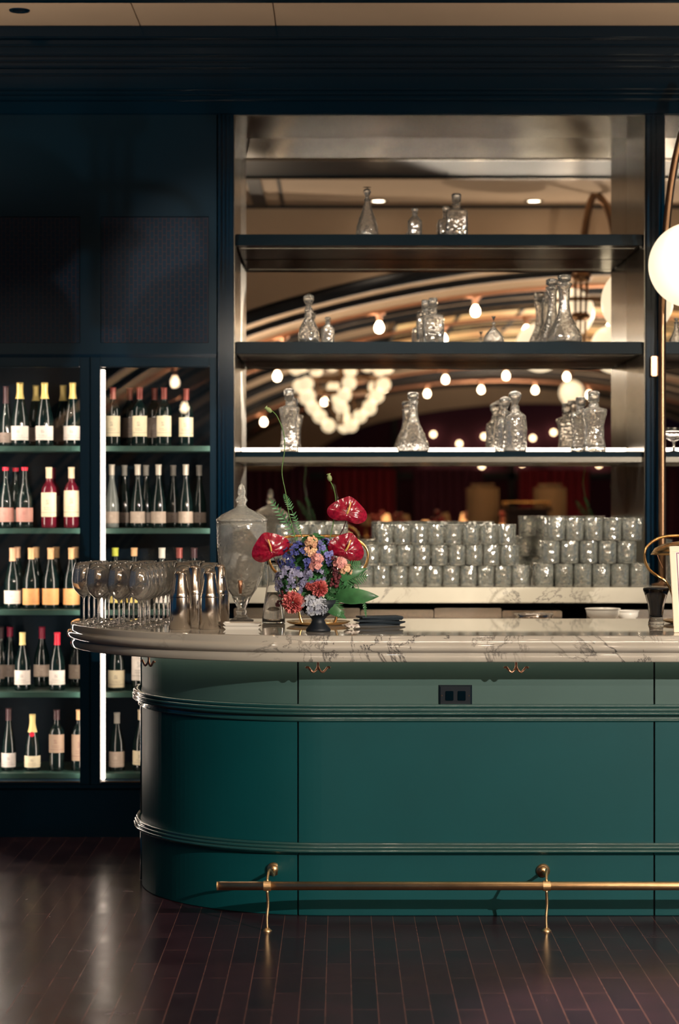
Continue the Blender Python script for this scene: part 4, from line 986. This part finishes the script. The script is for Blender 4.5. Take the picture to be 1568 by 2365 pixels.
# marble top
ctp = [(o_+.014, z_) for o_, z_ in [(.276, 1.119), (.284, 1.1175), (.288, 1.113), (.288, 1.094), (.290, 1.089), (.298, 1.086), (.304, 1.079), (.304, 1.068), (.299, 1.060), (.289, 1.055), (.283, 1.0535), (.283, 1.051), (.288, 1.048), (.288, 1.022), (.284, 1.018)]]
st = stations(SMIN, SMAX, .03)
bm = bmesh.new(); rings = []
for (b, n) in st: rings.append([bm.verts.new((b[0]+n[0]*o_, b[1]+n[1]*o_, z)) for o_, z in ctp])
for a, b in zip(rings, rings[1:]):
    for k in range(len(ctp)-1): bm.faces.new((a[k], a[k+1], b[k+1], b[k]))
bt = bm.verts.new((rings[-1][0].co.x, 9.4, 1.119)); bb_ = bm.verts.new((rings[-1][0].co.x, 9.4, 1.018))
bm.faces.new([r[0] for r in rings]+[bt]); bm.faces.new(([r[-1] for r in rings]+[bb_])[::-1])
bm.faces.new(rings[-1]+[bb_, bt]); bm.faces.new([bt, bb_]+rings[0][::-1])
top = obj('marble_countertop', bm, M['marble']); tag(top, 'veined grey marble bar top with rounded left end and moulded edge', 'countertop')
ZTOP = 1.119
for f in top.data.polygons: f.use_smooth = abs(f.normal.z) < .95 and len(f.vertices) == 4
def onbar(px, py):
    """point of the marble top seen at this place"""
    Y = (EYE-ZTOP)*F/(py-HY); return ax(px, Y), Y

# hooks
def hook(px, s, label):
    (b, n) = stations(s, s+.01)[0]
    x, y = b[0]+n[0]*.15, b[1]+n[1]*.15
    t = thing('bag_hook', label, 'hook', (x, y, ZB), math.atan2(n[1], n[0])+pi/2, 'brass bag hooks under the bar top')
    obj('mount_plate', boxes((-.012, .012, -.012, .012, -.004, 0), bevel=.001), M['copper'], t)
    for sx in (-1, 1):
        p = smooth_path([(0, 0, -.004), (0, 0, -.024), (sx*.006, -.002, -.040), (sx*.018, -.004, -.049), (sx*.029, -.004, -.041), (sx*.038, -.004, -.030), (sx*.047, -.004, -.033)], 5)
        obj('prong', tube(p, [.0042]*(len(p)-5)+[.004, .004, .0045, .005, .0045], 10), M['copper'], t, True)
hook(738, (738-CX)/599.-CXa, 'brass double bag hook under the marble, below the flower bowl')
hook(1192, (1192-CX)/599.-CXa, 'brass double bag hook under the marble, right of the power outlet')
hook(355, -RB*.86, 'brass double bag hook at the rounded left end of the bar')

# power outlet
x0, x1 = ax(1013, YB), ax(1090, YB)
t = thing('power_outlet', 'dark metal power outlet plate set in the upper bar panel', 'outlet', ((x0+x1)/2, YB, az(1606, YB)))
W, H = (x1-x0)/2, .041
bm = boxes((-W, W, -.010, 0, -H, H)); bmesh.ops.bevel(bm, geom=[e for e in bm.edges if e.verts[0].co.y < -.009 and e.verts[1].co.y < -.009], offset=.007, segments=1, affect='EDGES')
obj('cover_plate', bm, M['black'], t)
for sx in (-1, 1):
    s = obj('socket', boxes((sx*.024-.016, sx*.024+.016, -.0125, -.0095, -.020, .018), bevel=.002), M['shelf_black'], t)
    obj('slots', boxes((sx*.024-.008, sx*.024-.006, -.0135, -.012, -.004, .010), (sx*.024+.006, sx*.024+.008, -.0135, -.012, -.004, .010), (sx*.024-.002, sx*.024+.002, -.0135, -.012, -.014, -.008)), M['shelf_black'], s)
for sx in (-1, 1):
    bm = bmesh.new(); disc_y(bm, sx*.053, 0, -.0115, -.0095, .003, 10); obj('screw', bm, M['steel'], t)

# foot rail
YR = 8.2; ZR = az(2046, YR)
rail = thing('foot_rail', 'long brass foot rail on brackets along the foot of the bar', 'foot rail', (0, 0, 0))
xr0 = ax(503, YR)
bm = tube([(xr0, YR, ZR), (3.2, YR, ZR)], .0165, 24); obj('rail_tube', bm, M['brass_rail'], rail, True)
obj('end_cap', tube([(xr0-.004, YR, ZR), (xr0+.001, YR, ZR)], .0172, 20), M['brass_rail'], rail)
for px in (617, 1262, 1880):
    xb = ax(px, YR); xw = xb+.03
    obj('clamp_ring', tube([(xb-.014, YR, ZR), (xb+.014, YR, ZR)], .0195, 20), M['brass_rail'], rail)
    bm = bmesh.new(); disc_y(bm, xw-.015, az(2010, YB), YB-.008, YB, .0265, 24); disc_y(bm, xw-.015, az(2010, YB), YB-.016, YB-.008, .018, 20)
    yb = YB-.001
    if px < 700:   # panel is curving away behind the left bracket
        f = math.asin(min(1, (CXa-(xw-.015))/RB)); dy = RB*(1-cos(f)); bmesh.ops.translate(bm, verts=bm.verts, vec=(0, dy+.004, 0)); yb = YB+dy
    obj('wall_rosette', bm, M['brass_rail'], rail, True)
    obj('bracket_arm', tube(smooth_path([(xw-.015, yb, az(2012, YB)), (xw-.012, YB-.12, az(2012, YB)+.004), (xb+.006, YR+.06, ZR+.05), (xb, YR, ZR+.017)], 6), [.007]*4+[.0055]*15, 10), M['brass_rail'], rail, True)
    obj('floor_leg', tube(smooth_path([(xb, YR, ZR-.017), (xb+.003, YR+.01, ZR-.07), (xb-.001, YR+.004, .05), (xb, YR, .008)], 5), [.006]*10+[.0055]*6, 10), M['brass_rail'], rail, True)
    obj('floor_foot', lathe([(0, .012), (.008, .012), (.013, .006), (.018, .003), (.018, 0)], 18, cx=xb, cy=YR), M['brass_rail'], rail, True)

# ------------------------------------------------------------------ wine glasses on the bar end
wgp = [(0, .0), (.034, .0), (.0345, .0015), (.018, .004), (.005, .010), (.0038, .02), (.0036, .085), (.006, .096), (.020, .106), (.036, .125), (.0425, .148), (.042, .170), (.037, .198), (.0325, .220),
       (.0315, .220), (.036, .198), (.041, .170), (.0413, .148), (.035, .126), (.019, .108), (.003, .101), (0, .100)]
wgp = [(r*1.16, z*1.15) for r, z in wgp]
wgm = mesh_from(lathe(wgp, 24), 'wine_glass', True); wgm.materials.append(M['stemware'])
nwg = 0
for c in range(6):
    for r in range(9):
        x = -1.115+c*.104+r*.010+random.uniform(-.001, .001); y = 8.50+r*.104+random.uniform(-.001, .001)
        ctr = Vector((CXa, CYa)); dd = (Vector((x, y))-ctr).length
        if dd > 1.058 or y > 9.36 or x > -.50: continue
        if min((Vector((x, y))-Vector(q_)).length for q_ in ((-.417, 9.22), (-.417, 9.22))) < .16: continue
        if any((Vector((x, y))-Vector(onbar(*q_))).length < .098 for q_ in ((417, 1453), (484, 1453), (449, 1443), (508, 1443))): continue
        if c >= 4 and r < 4: continue
        o = link('wine_glass', wgm); o.location = (x, y, ZTOP+.0003); o.rotation_euler.z = random.uniform(0, 3)
        tag(o, 'clear stemmed wine glass in the crowd on the rounded left end of the bar', 'wine glass', 'wine glasses on the bar end'); nwg += 1
# steel shakers
for k, (px, py, h, sc, lb) in enumerate(((417, 1453, .232, 1, 'brushed steel cocktail shaker, front one next to the wine glasses'), (484, 1453, .232, 1.02, 'brushed steel cocktail shaker, front one next to the glass dispenser'),
                          (449, 1443, .245, .96, 'brushed steel cocktail shaker behind between the two front ones'), (508, 1443, .25, .9, 'brushed steel cocktail shaker behind, closest to the glass dispenser'))):
    x, y = onbar(px, py)
    t = thing('cocktail_shaker', lb, 'cocktail shaker', (x, y, ZTOP), 0, 'steel shakers on the bar'); t.scale = (sc, sc, 1)
    obj('shaker_body', lathe([(0, 0), (.041, 0), (.043, .002), (.043, .10), (.0425, .125), (.042, .128)], 32), M['steel'], t, True)
    obj('shaker_top', lathe([(.0425, .126), (.0435, .130), (.038, .146), (.029, .190), (.025, h-.012), (.020, h-.002), (0, h)], 32), M['steel'], t, True)

# glass dispenser
x, y = ax(558, 9.22), 9.22
ds = thing('drinks_dispenser', 'large lidded cut-glass drinks dispenser on a short foot', 'drinks dispenser', (x, y, ZTOP))
q9 = F/9.22
def dz(py): return az(py, 9.22)-ZTOP
R9 = 57/q9
def dcut(a, z, r): return 1+(.006*(abs(sin(18*a+z*190))+abs(sin(18*a-z*190))) if dz(1365) < z < dz(1285) else 0)
prof = [(0, 0), (.050, 0), (.052, .004), (.030, .014), (.020, .026), (.024, .040), (.018, .052), (.040, dz(1380)), (.062, dz(1362)), (.085, dz(1335)), (R9*.93, dz(1300)), (R9, dz(1260)), (R9*1.01, dz(1205))]
op = fine(prof, 5)
inn = [(r-.005, z+.002) for r, z in op if z > dz(1378)]
obj('jar_body', lathe(op+inn[::-1]+[(0, inn[0][1]+.004)], 72, dcut), M['frost'], ds, True)
lid = obj('lid', lathe(fine([(R9*1.03, dz(1204)), (R9*1.03, dz(1199)), (R9*.8, dz(1188)), (R9*.5, dz(1180)), (.025, dz(1172)), (.017, dz(1165)), (.026, dz(1155)), (.014, dz(1145)), (.018, dz(1138)), (.012, dz(1122)), (0, dz(1116))], 2)+[(0, dz(1185)), (R9*.5, dz(1186)), (R9*.95, dz(1202))], 40), M['frost'], ds, True)
tp = obj('tap', tube([(0, -R9*.78, dz(1352)), (0, -R9-.018, dz(1352))], .008, 12), M['steel'], ds, True)
obj('tap_lever', tube([(0, -R9-.014, dz(1368)), (0, -R9-.014, dz(1338))], [.006, .010], 12), M['copper'], tp, True)
obj('tap_collar', tube([(0, -R9*.80, dz(1352)), (0, -R9*.80-.004, dz(1352))], .018, 16), M['white'], tp)
# white dishes
x, y = onbar(560, 1452)
for k in range(2):
    t = thing('white_dish', ['white rectangular dish, lower of two in front of the dispenser', 'white rectangular dish, upper of two in front of the dispenser'][k], 'dish', (x, y, ZTOP+k*.013), 0, 'white dishes in front of the dispenser')
    bm = bmesh.new(); a, b, h = (.064, .045, .0), (.076, .055, .012), 0
    V = [[bm.verts.new((sx*w_, sy*d_, z_)) for sx, sy in ((-1, -1), (1, -1), (1, 1), (-1, 1))] for w_, d_, z_ in ((.064, .045, 0), (.076, .055, .0125), (.073, .052, .0125), (.062, .043, .004))]
    for u, v in zip(V, V[1:]):
        for i in range(4): bm.faces.new((u[i], u[(i+1) % 4], v[(i+1) % 4], v[i]))
    bm.faces.new(V[0][::-1]); bm.faces.new(V[-1]); obj('dish_body', bm, M['white'], t)
# carafe
x, y = onbar(632, 1440)
cf = thing('water_carafe', 'tall tapering glass carafe of water left of the flowers', 'carafe', (x, y, ZTOP))
obj('carafe_body', lathe([(0, 0), (.044, 0), (.048, .004), (.048, .02), (.044, .06), (.032, .14), (.026, .19), (.028, .24), (.032, .262), (.030, .262), (.026, .24), (.024, .19), (.029, .14), (.041, .06), (.045, .02), (.042, .012), (0, .010)], 40), M['glass'], cf, True)
obj('water', lathe([(0, .0105), (.0415, .0125), (.0444, .02), (.0404, .06), (.0295, .13), (0, .13)], 40), M['water'], cf, True)

# brass loop lamps
def loop_lamp(pxc, py_base, label, bulb=True):
    x, y = onbar(pxc, py_base); s = F/y
    t = thing('brass_table_lamp', label, 'table lamp', (x, y, ZTOP), 0, 'brass loop lamps on the bar')
    def z(py): return az(py, y)-ZTOP
    half = [(0, 1238), (60, 1238), (92, 1248), (112, 1268), (114, 1292), (104, 1315), (84, 1331), (66, 1343), (52, 1368), (46, 1400), (42, 1425), (36, 1440)]
    for sg in (-1, 1):
        p = smooth_path([(sg*dx/s, 0, z(py)) for dx, py in half], 6)
        obj('loop_tube', tube(p, .0058, 12), M['brass'], t, True)
    rb = 74/s
    obj('base_dish', lathe([(0, 0), (rb*.7, 0), (rb*.9, .006), (rb, .014), (rb*.985, .016), (rb*.88, .010), (rb*.6, .006), (0, .006)], 48), M['brass'], t, True)
    rs = 100/s
    sh = obj('lamp_shade', lathe([(0, z(1249)), (rs*.35, z(1250)), (rs*.7, z(1256)), (rs*.9, z(1266)), (rs, z(1281)), (rs*.99, z(1281)), (rs*.88, z(1268)), (rs*.68, z(1259)), (0, z(1252))], 48), M['brass'], t, True)
    obj('hanger', tube([(0, 0, z(1238)), (0, 0, z(1250))], .004, 8), M['brass'], sh)
    obj('bulb', sphere(.018, (0, 0, z(1268)), 16, 10), M['down'], sh, True)
    obj('pull_chain', tube([(-85/s, 0, z(1281)), (-82/s, 0, z(1290)), (-72/s, 0, z(1312))], .0014, 6), M['copper'], t)
    return t
loop_lamp(735, 1443, 'brass lamp with a looped tube frame standing behind the flowers')
loop_lamp(1603, 1440, 'brass loop lamp cut off by the right edge behind the framed menu')

# black bill folders
for k in range(5):
    x, y = onbar(878+(-6, 5, -9, 3, -2)[k], 1443)
    t = obj('bill_folder', boxes((-.088, .088, -.05, .05, 0, .0068), bevel=.002), M['black_matte']); t.location = (x, y, ZTOP+k*.0075); t.rotation_euler.z = (.1, -.22, .18, -.08, .28)[k]
    tag(t, 'black folded bill folder, %s of the stack right of the flowers' % ('lowest', 'second from the bottom', 'middle one', 'second from the top', 'topmost')[k], 'folder', 'black bill folders')
# small pale crumpled napkin
x, y = onbar(812, 1452)
bm = bmesh.new(); n = 8
V = [[bm.verts.new(((i/n-.5)*.052+.008*sin(j*1.7), (j/n-.5)*.05, .004+.020*abs(sin(i*1.9+j*.8))*(1-abs(j/n-.5)*1.2))) for i in range(n+1)] for j in range(n+1)]
for j in range(n):
    for i in range(n): bm.faces.new((V[j][i], V[j][i+1], V[j+1][i+1], V[j+1][i]))
o = obj('paper_napkin', bm, M['paper'], None, True, (x, y, ZTOP)); o.modifiers.new('t', 'SOLIDIFY').thickness = .001
tag(o, 'small crumpled pale napkin between the flowers and the black folders', 'napkin')

# footed glass with black napkin, menu frame
x, y = onbar(1515, 1441)
t = thing('footed_glass', 'flared clear glass near the right edge holding a black napkin', 'glass', (x, y, ZTOP))
obj('glass_body', lathe([(0, 0), (.032, 0), (.034, .004), (.030, .016), (.028, .025), (.030, .04), (.034, .08), (.046, .12), (.056, .146), (.0545, .146), (.044, .12), (.032, .08), (.028, .04), (.022, .028), (0, .026)], 36), M['glass'], t, True)
o = obj('cloth_napkin', lathe([(0, .028), (.020, .029), (.026, .04), (.026, .06), (.029, .08), (.041, .12), (.053, .147), (.052, .150), (.02, .13), (0, .12)], 48, lambda a, z, r: 1-.08*abs(sin(4*a))), M['black'], None, True, (x, y, ZTOP))
tag(o, 'black cloth napkin tucked into the flared glass near the right edge', 'napkin')
x, y = onbar(1556, 1461)
t = thing('framed_menu', 'cream-framed menu standing at the right edge of the bar', 'menu', (x, y, ZTOP), rot=(radians(-6), radians(-2.2), 0))
W, H, f_ = .25, .335, .022
obj('frame', boxes((0, W, -.006, .006, 0, f_), (0, W, -.006, .006, H-f_, H), (0, f_, -.006, .006, f_, H-f_), (W-f_, W, -.006, .006, f_, H-f_), bevel=.0015), M['cream'], t)
pg_ = obj('menu_sheet', boxes((f_, W-f_, -.002, .004, f_, H-f_)), M['paper'], t)
a = f_+.004
obj('printed_border', boxes((a, a+.003, -.0028, -.0021, a, H-a), (W-a-.003, W-a, -.0028, -.0021, a, H-a), (a+.003, W-a-.003, -.0028, -.0021, a, a+.003), (a+.003, W-a-.003, -.0028, -.0021, H-a-.003, H-a)), M['ink'], pg_)
# bronze pole lamp with globe
YPo = 10.44; t = thing('arched_globe_lamp', 'tall bronze pole lamp arching over to a big opal globe at the right edge', 'lamp', (ax(1529, YPo), YPo, ZC))
x0 = ax(1529, YPo)
def pz(py, Y): return az(py, Y)-ZC
pole = smooth_path([(0, 0, 0), (0, 0, pz(1000, YPo)), (0, 0, pz(800, YPo)), (ax(1531, YPo)-x0, 0, pz(660, YPo)), (ax(1537, YPo)-x0, -.01, pz(540, YPo)), (ax(1549, YPo)-x0, -.03, pz(420, YPo)), (ax(1568, YPo)-x0, -.06, pz(320, YPo)), (ax(1590, YPo)-x0, -.12, pz(262, YPo)), (ax(1612, YPo)-x0, -.18, pz(262, YPo)), (ax(1618, 10.2)-x0, -.21, pz(330, 10.2)), (ax(1600, 10.22)-x0, -.22, pz(440, 10.22)), (ax(1596, 10.22)-x0, -.22, pz(520, 10.22))], 8)
obj('arched_pole', tube(pole, .0185, 16), M['bronze'], t, True)
obj('base', lathe([(0, 0), (.05, 0), (.05, .008), (.022, .016), (.018, .03), (0, .03)], 24), M['bronze'], t, True)
obj('globe_shade', sphere(.2, (ax(1596, 10.22)-x0, -.22, az(612, 10.22)-ZC), 48, 28), M['globe'], t, True)
obj('globe_fitter', lathe([(0, pz(508, 10.22)), (.04, pz(510, 10.22)), (.055, pz(520, 10.22)), (0, pz(520, 10.22))], 24, cx=ax(1596, 10.22)-x0, cy=-.22), M['bronze'], t, True)
bm = boxes((ax(1505, YPo)-x0, ax(1522, YPo)-x0, .012, .05, pz(868, YPo), pz(822, YPo)), bevel=.004)
obj('pole_clamp', bm, M['copper'], t)
bm = bmesh.new()
for py in (830, 860): tube([(ax(1513, YPo)-x0, .05, pz(py, YPo)), (0, 0, pz(py, YPo))], .009, 10, bm=bm)
obj('clamp_pins', bm, M['gold'], t, True)

# ------------------------------------------------------------------ flowers
def heart(w_, h_, cup=.25, n=40, rings=7):
    bm = bmesh.new(); c = bm.verts.new((0, -.012, -.28*h_/2)); prev = None
    B = []
    for i in range(n):
        t_ = 2*pi*i/n; hx = sin(t_)**3; hz = -(13*cos(t_)-5*cos(2*t_)-2*cos(3*t_)-cos(4*t_)+2.5)/15; ex = sin(t_); ez = -cos(t_)*.95; B.append(((.45*hx+.55*ex)*w_/2, (.5*hz+.5*ez)*h_/2))
    for k in range(1, rings+1):
        f = k/rings; ring = []
        for i, (bx_, bz) in enumerate(B):
            x = bx_*f; z = -.28*h_/2*(1-f)+bz*f
            y = -.012*(1-f)+cup*.05*f*f*abs(bx_)/(w_/2)+.0025*sin(9*2*pi*i/n)*f - .006*sin(f*pi)
            ring.append(bm.verts.new((x, y, z)))
        for i in range(n):
            j = (i+1) % n
            if prev is None: bm.faces.new((c, ring[i], ring[j]))
            else: bm.faces.new((prev[i], ring[i], ring[j], prev[j]))
        prev = ring
    return bm
def blossoms(bm, c, rad, n, size, rnd, squash=(1, 1, 1), petals=4):
    for _ in range(n):
        z = rnd.uniform(-.7, 1); a = rnd.uniform(0, 2*pi); r_ = sqrt(max(0, 1-z*z))
        d = Vector((r_*cos(a), r_*sin(a), z)); 
        if d.y > .5: continue
        p = Vector(c)+Vector((d.x*rad*squash[0], d.y*rad*squash[1], d.z*rad*squash[2]))*rnd.uniform(.86, 1.08)
        nn = (d+Vector((rnd.uniform(-.4, .4), rnd.uniform(-.6, .1), rnd.uniform(-.4, .4)))).normalized()
        u = nn.orthogonal().normalized(); v = nn.cross(u); a0 = rnd.uniform(0, 2)
        s = size*rnd.uniform(.75, 1.2); c0 = bm.verts.new(p-nn*s*.15)
        for k in range(petals):
            a1 = a0+2*pi*k/petals; da = pi/petals*.92
            e = lambda ang, rr_, up_: bm.verts.new(p+(u*cos(ang)+v*sin(ang))*s*rr_+nn*s*up_)
            bm.faces.new((c0, e(a1-da, .65, .05), e(a1-da*.45, 1.0, .12), e(a1+da*.45, 1.0, .12), e(a1+da, .65, .05)))
    return bm
def dahlia(bm, c, rad, n, rnd):
    for i in range(n):
        z = 1-2*(i+.5)/n; a = i*2.39996; r_ = sqrt(1-z*z); d = Vector((r_*cos(a), r_*sin(a), z))
        if d.y > .35: continue
        u = d.orthogonal().normalized(); v = d.cross(u); p0 = Vector(c)+d*rad*.35; L = rad*rnd.uniform(.85, 1.08); w_ = rad*.13
        tw = rnd.uniform(0, pi); q_ = u*cos(tw)+v*sin(tw); e = d.cross(q_)
        V = [bm.verts.new(p0-q_*w_*.5), bm.verts.new(p0+q_*w_*.5), bm.verts.new(Vector(c)+d*L*.8+q_*w_+e*.001), bm.verts.new(Vector(c)+d*L+e*w_*.5), bm.verts.new(Vector(c)+d*L*.8-q_*w_+e*.001)]
        bm.faces.new(V)
    return bm
def frond(bm, pts, L, rnd, n=26, wid=.006):
    P = smooth_path(pts, 8); tube(P, .0012, 5, bm=bm)
    for i in range(n):
        f = (i+1)/(n+1); k = int(f*(len(P)-2)); p = P[k]; d = (P[k+1]-P[k]).normalized(); s = d.cross(Vector((0, 1, 0))).normalized()
        ll = L*sin(pi*min(1, (1-f)*1.15+.03))**.7*.9
        for sg in (-1, 1):
            e = (s*sg*.9+d*.55+Vector((0, rnd.uniform(-.35, .1), rnd.uniform(-.1, .1)))).normalized(); q_ = d*wid*.5
            bm.faces.new((bm.verts.new(p-q_), bm.verts.new(p+e*ll*.5-q_), bm.verts.new(p+e*ll), bm.verts.new(p+e*ll*.5+q_), bm.verts.new(p+q_)))
    return bm
def leaf(bm, base, tip, width, bend=.02, n=8):
    base, tip = Vector(base), Vector(tip); d = tip-base; s = d.normalized().cross(Vector((0, 1, 0))).normalized(); prev = None
    for i in range(n+1):
        f = i/n; w_ = width*sin(pi*min(1, f*.93+.07))**.8*(1-f*.35) if i < n else 0
        m_ = base+d*f+Vector((0, -bend*sin(pi*f), 0)); cur = [bm.verts.new(m_-s*w_/2+Vector((0, .004, 0))), bm.verts.new(m_), bm.verts.new(m_+s*w_/2+Vector((0, .004, 0)))]
        if prev:
            for k in (0, 1): bm.faces.new((prev[k], cur[k], cur[k+1], prev[k+1]))
        prev = cur
    return bm
def arrangement(label, X, Y, mirror=1, seed=1):
    """footed dark bowl with flowers; local x,z from picture offsets against the bowl foot (735,1458)"""
    rnd = random.Random(seed); s = F/8.47
    t = thing('flower_arrangement', label, 'flower arrangement', (X, Y, ZTOP))
    def L(px, py, dy=0.): return Vector((mirror*(px-735)/s, dy, (1458-py)/s))
    obj('footed_bowl', lathe([(0, 0), (.046, 0), (.050, .004), (.046, .012), (.030, .030), (.024, .045), (.034, .058), (.062, .075), (.080, .10), (.086, .125), (.082, .125), (.076, .10), (.05, .08), (0, .07)], 40), M['soil'], t, True)
    def anth(px, py, w_, h_, roll, dy, mat='anthurium', stem=None, pitch=0.):
        a = obj('anthurium', heart(w_/s, h_/s), M[mat], t, True); a.location = L(px, py, dy); a.rotation_euler = (pitch, roll*mirror, 0)
        sp = tube(smooth_path([(0, -.014, -.28*h_/s/2), (.004, -.022, .0), (.006, -.024, .25*h_/s)], 5), [.0038]*7+[.003]*2+[.0025]*2, 8); obj('spadix', sp, M['spadix'], a, True)
        if stem:
            pts = [L(px, py, dy)+Vector((0, -.004, -.1*h_/s))]+[L(*q_) for q_ in stem]; obj('flower_stem', tube(smooth_path(pts, 6), .0021, 8), M['stem_dark'], t, True)
    anth(803, 1178, 94, 68, .18, -.01, stem=[(795, 1215, .01), (760, 1290, .02), (738, 1370, .0)], pitch=-.15)
    anth(623, 1262, 92, 72, -.38, -.03, stem=[(640, 1300, -.01), (665, 1340, .0), (715, 1400, 0)], pitch=.1)
    anth(801, 1262, 86, 70, .32, -.04, stem=[(775, 1300, -.01), (755, 1340, .0), (735, 1400, 0)], pitch=0)
    def hyd(px, py, rx, rz, n, mat, size=.012, dy=-.02):
        bm = bmesh.new(); blossoms(bm, (0, 0, 0), 1.0, n, size, rnd, (rx/s, .05, rz/s)); o = obj('hydrangea_head', bm, M[mat], t, False, None, False); o.location = L(px, py, dy)
        return o
    # dark heart of foliage so that the heads sit in something
    for (px, py, rx, rz, dy) in ((705, 1350, 60, 58, .0), (765, 1345, 50, 50, .0), (725, 1290, 42, 50, .01)):
        bm = bmesh.new(); blossoms(bm, (0, 0, 0), 1.0, 150, .022, rnd, (rx/s, .04, rz/s), 3); obj('foliage', bm, M['leaf'], t, False, L(px, py, dy), False)
    hyd(685, 1290, 40, 38, 130, 'hyd_blue'); hyd(748, 1278, 22, 34, 80, 'hyd_violet')
    hyd(672, 1342, 38, 34, 150, 'hyd_lav', dy=-.04); hyd(722, 1335, 30, 26, 90, 'hyd_lav', dy=-.03); hyd(722, 1398, 34, 26, 120, 'hyd_pale', .013, dy=-.05); hyd(765, 1290, 18, 28, 50, 'hyd_violet', dy=.0)
    for px, py, r_, mt in ((678, 1389, 27, 'pink'), (738, 1357, 21, 'pink'), (716, 1352, 11, 'pink')):
        bm = bmesh.new(); dahlia(bm, (0, 0, 0), r_/s, 420, rnd); obj('pincushion_flower', bm, M[mt], t, False, L(px, py, -.07), False)
    for px, py, mt in ((720, 1252, 'peach'), (718, 1272, 'peach'), (732, 1290, 'rosepink'), (729, 1308, 'rosepink'), (785, 1300, 'rosepink'), (800, 1315, 'peach')):
        bm = bmesh.new(); blossoms(bm, (0, 0, 0), 1.0, 40, .012, rnd, (13/s, .02, 12/s), 3); obj('snapdragon_bloom', bm, M[mt], t, False, L(px, py, -.05), False)
    bm = bmesh.new()
    for k in range(60): f = k/60; sphere(.006*rnd.uniform(.7, 1.3), L(768+10*sin(f*3)+rnd.uniform(-9, 9), 1285+70*f, -.05+rnd.uniform(-.01, .01)), 6, 5, bm)
    obj('amaranth_tassel', bm, M['amaranth'], t, True)
    bm = bmesh.new()
    for k in range(14): sphere(.006, L(645+rnd.uniform(-6, 14), 1370+rnd.uniform(-6, 28), -.03), 6, 5, bm)
    obj('dark_berries', bm, M['amaranth'], t, True)
    # ferns
    for pts, ln, nn in (([(622, 1150, -.01), (660, 1205, 0), (695, 1262, .0)], .030, 34), ([(700, 1250, 0), (688, 1215, 0), (668, 1165, 0), (655, 1140, .01)][::-1], .02, 22),
                    ([(850, 1330, -.04), (810, 1335, -.03), (770, 1365, -.02)], .045, 26), ([(835, 1300, -.03), (800, 1310, -.03), (765, 1340, -.02)], .04, 24), ([(845, 1385, -.05), (800, 1365, -.04), (755, 1372, -.02)], .042, 24),
                    ([(790, 1425, -.06), (775, 1395, -.05), (750, 1370, -.03)], .035, 20), ([(845, 1425, -.03), (840, 1390, -.03), (825, 1350, -.02)], .012, 18)):
        bm = bmesh.new(); frond(bm, [L(*p) for p in pts][::-1], ln, rnd, nn); obj('fern_frond', bm, M['fern'], t, False, None, False)
    bm = bmesh.new(); leaf(bm, L(770, 1375, -.03), L(875, 1376, -.06), .075); obj('broad_leaf', bm, M['leaf'], t, True, None, False)
    bm = bmesh.new(); leaf(bm, L(760, 1340, -.03), L(850, 1312, -.03), .05); obj('broad_leaf', bm, M['leaf'], t, True, None, False)
    bm = bmesh.new(); leaf(bm, L(740, 1385, -.03), L(800, 1428, -.05), .05); obj('broad_leaf', bm, M['leaf'], t, True, None, False)
    # poppy pods on long stems
    for pts, pod in (([(627, 948, 0), (640, 962, 0), (655, 1000, 0), (657, 1040, 0), (651, 1090, 0), (660, 1140, 0), (668, 1190, 0), (690, 1270, 0)], (621, 947)), ([(763, 1112, 0), (771, 1130, 0), (775, 1165, .02), (765, 1230, .02), (745, 1300, 0)], (761, 1104))):
        obj('poppy_stem', tube(smooth_path([L(*p) for p in pts], 6), .0019, 7), M['stem'], t, True)
        pp = obj('poppy_pod', lathe([(0, -.014), (.006, -.012), (.0095, -.003), (.009, .006), (.005, .012), (.009, .015), (.008, .018), (0, .0165)], 16), M['pod'], t, True); pp.location = L(*pod, 0); pp.rotation_euler = (0, -.9*mirror if pod[0] < 700 else -.25*mirror, 0)
    return t
x, y = onbar(735, 1458)
arrangement('dark footed bowl of red anthuriums, blue hydrangeas and pink flowers on the bar', x, y)
a2 = arrangement('second bowl of anthuriums standing on the bar beyond the right edge, seen in the mirror', 1.68, 8.62, 1, 5)
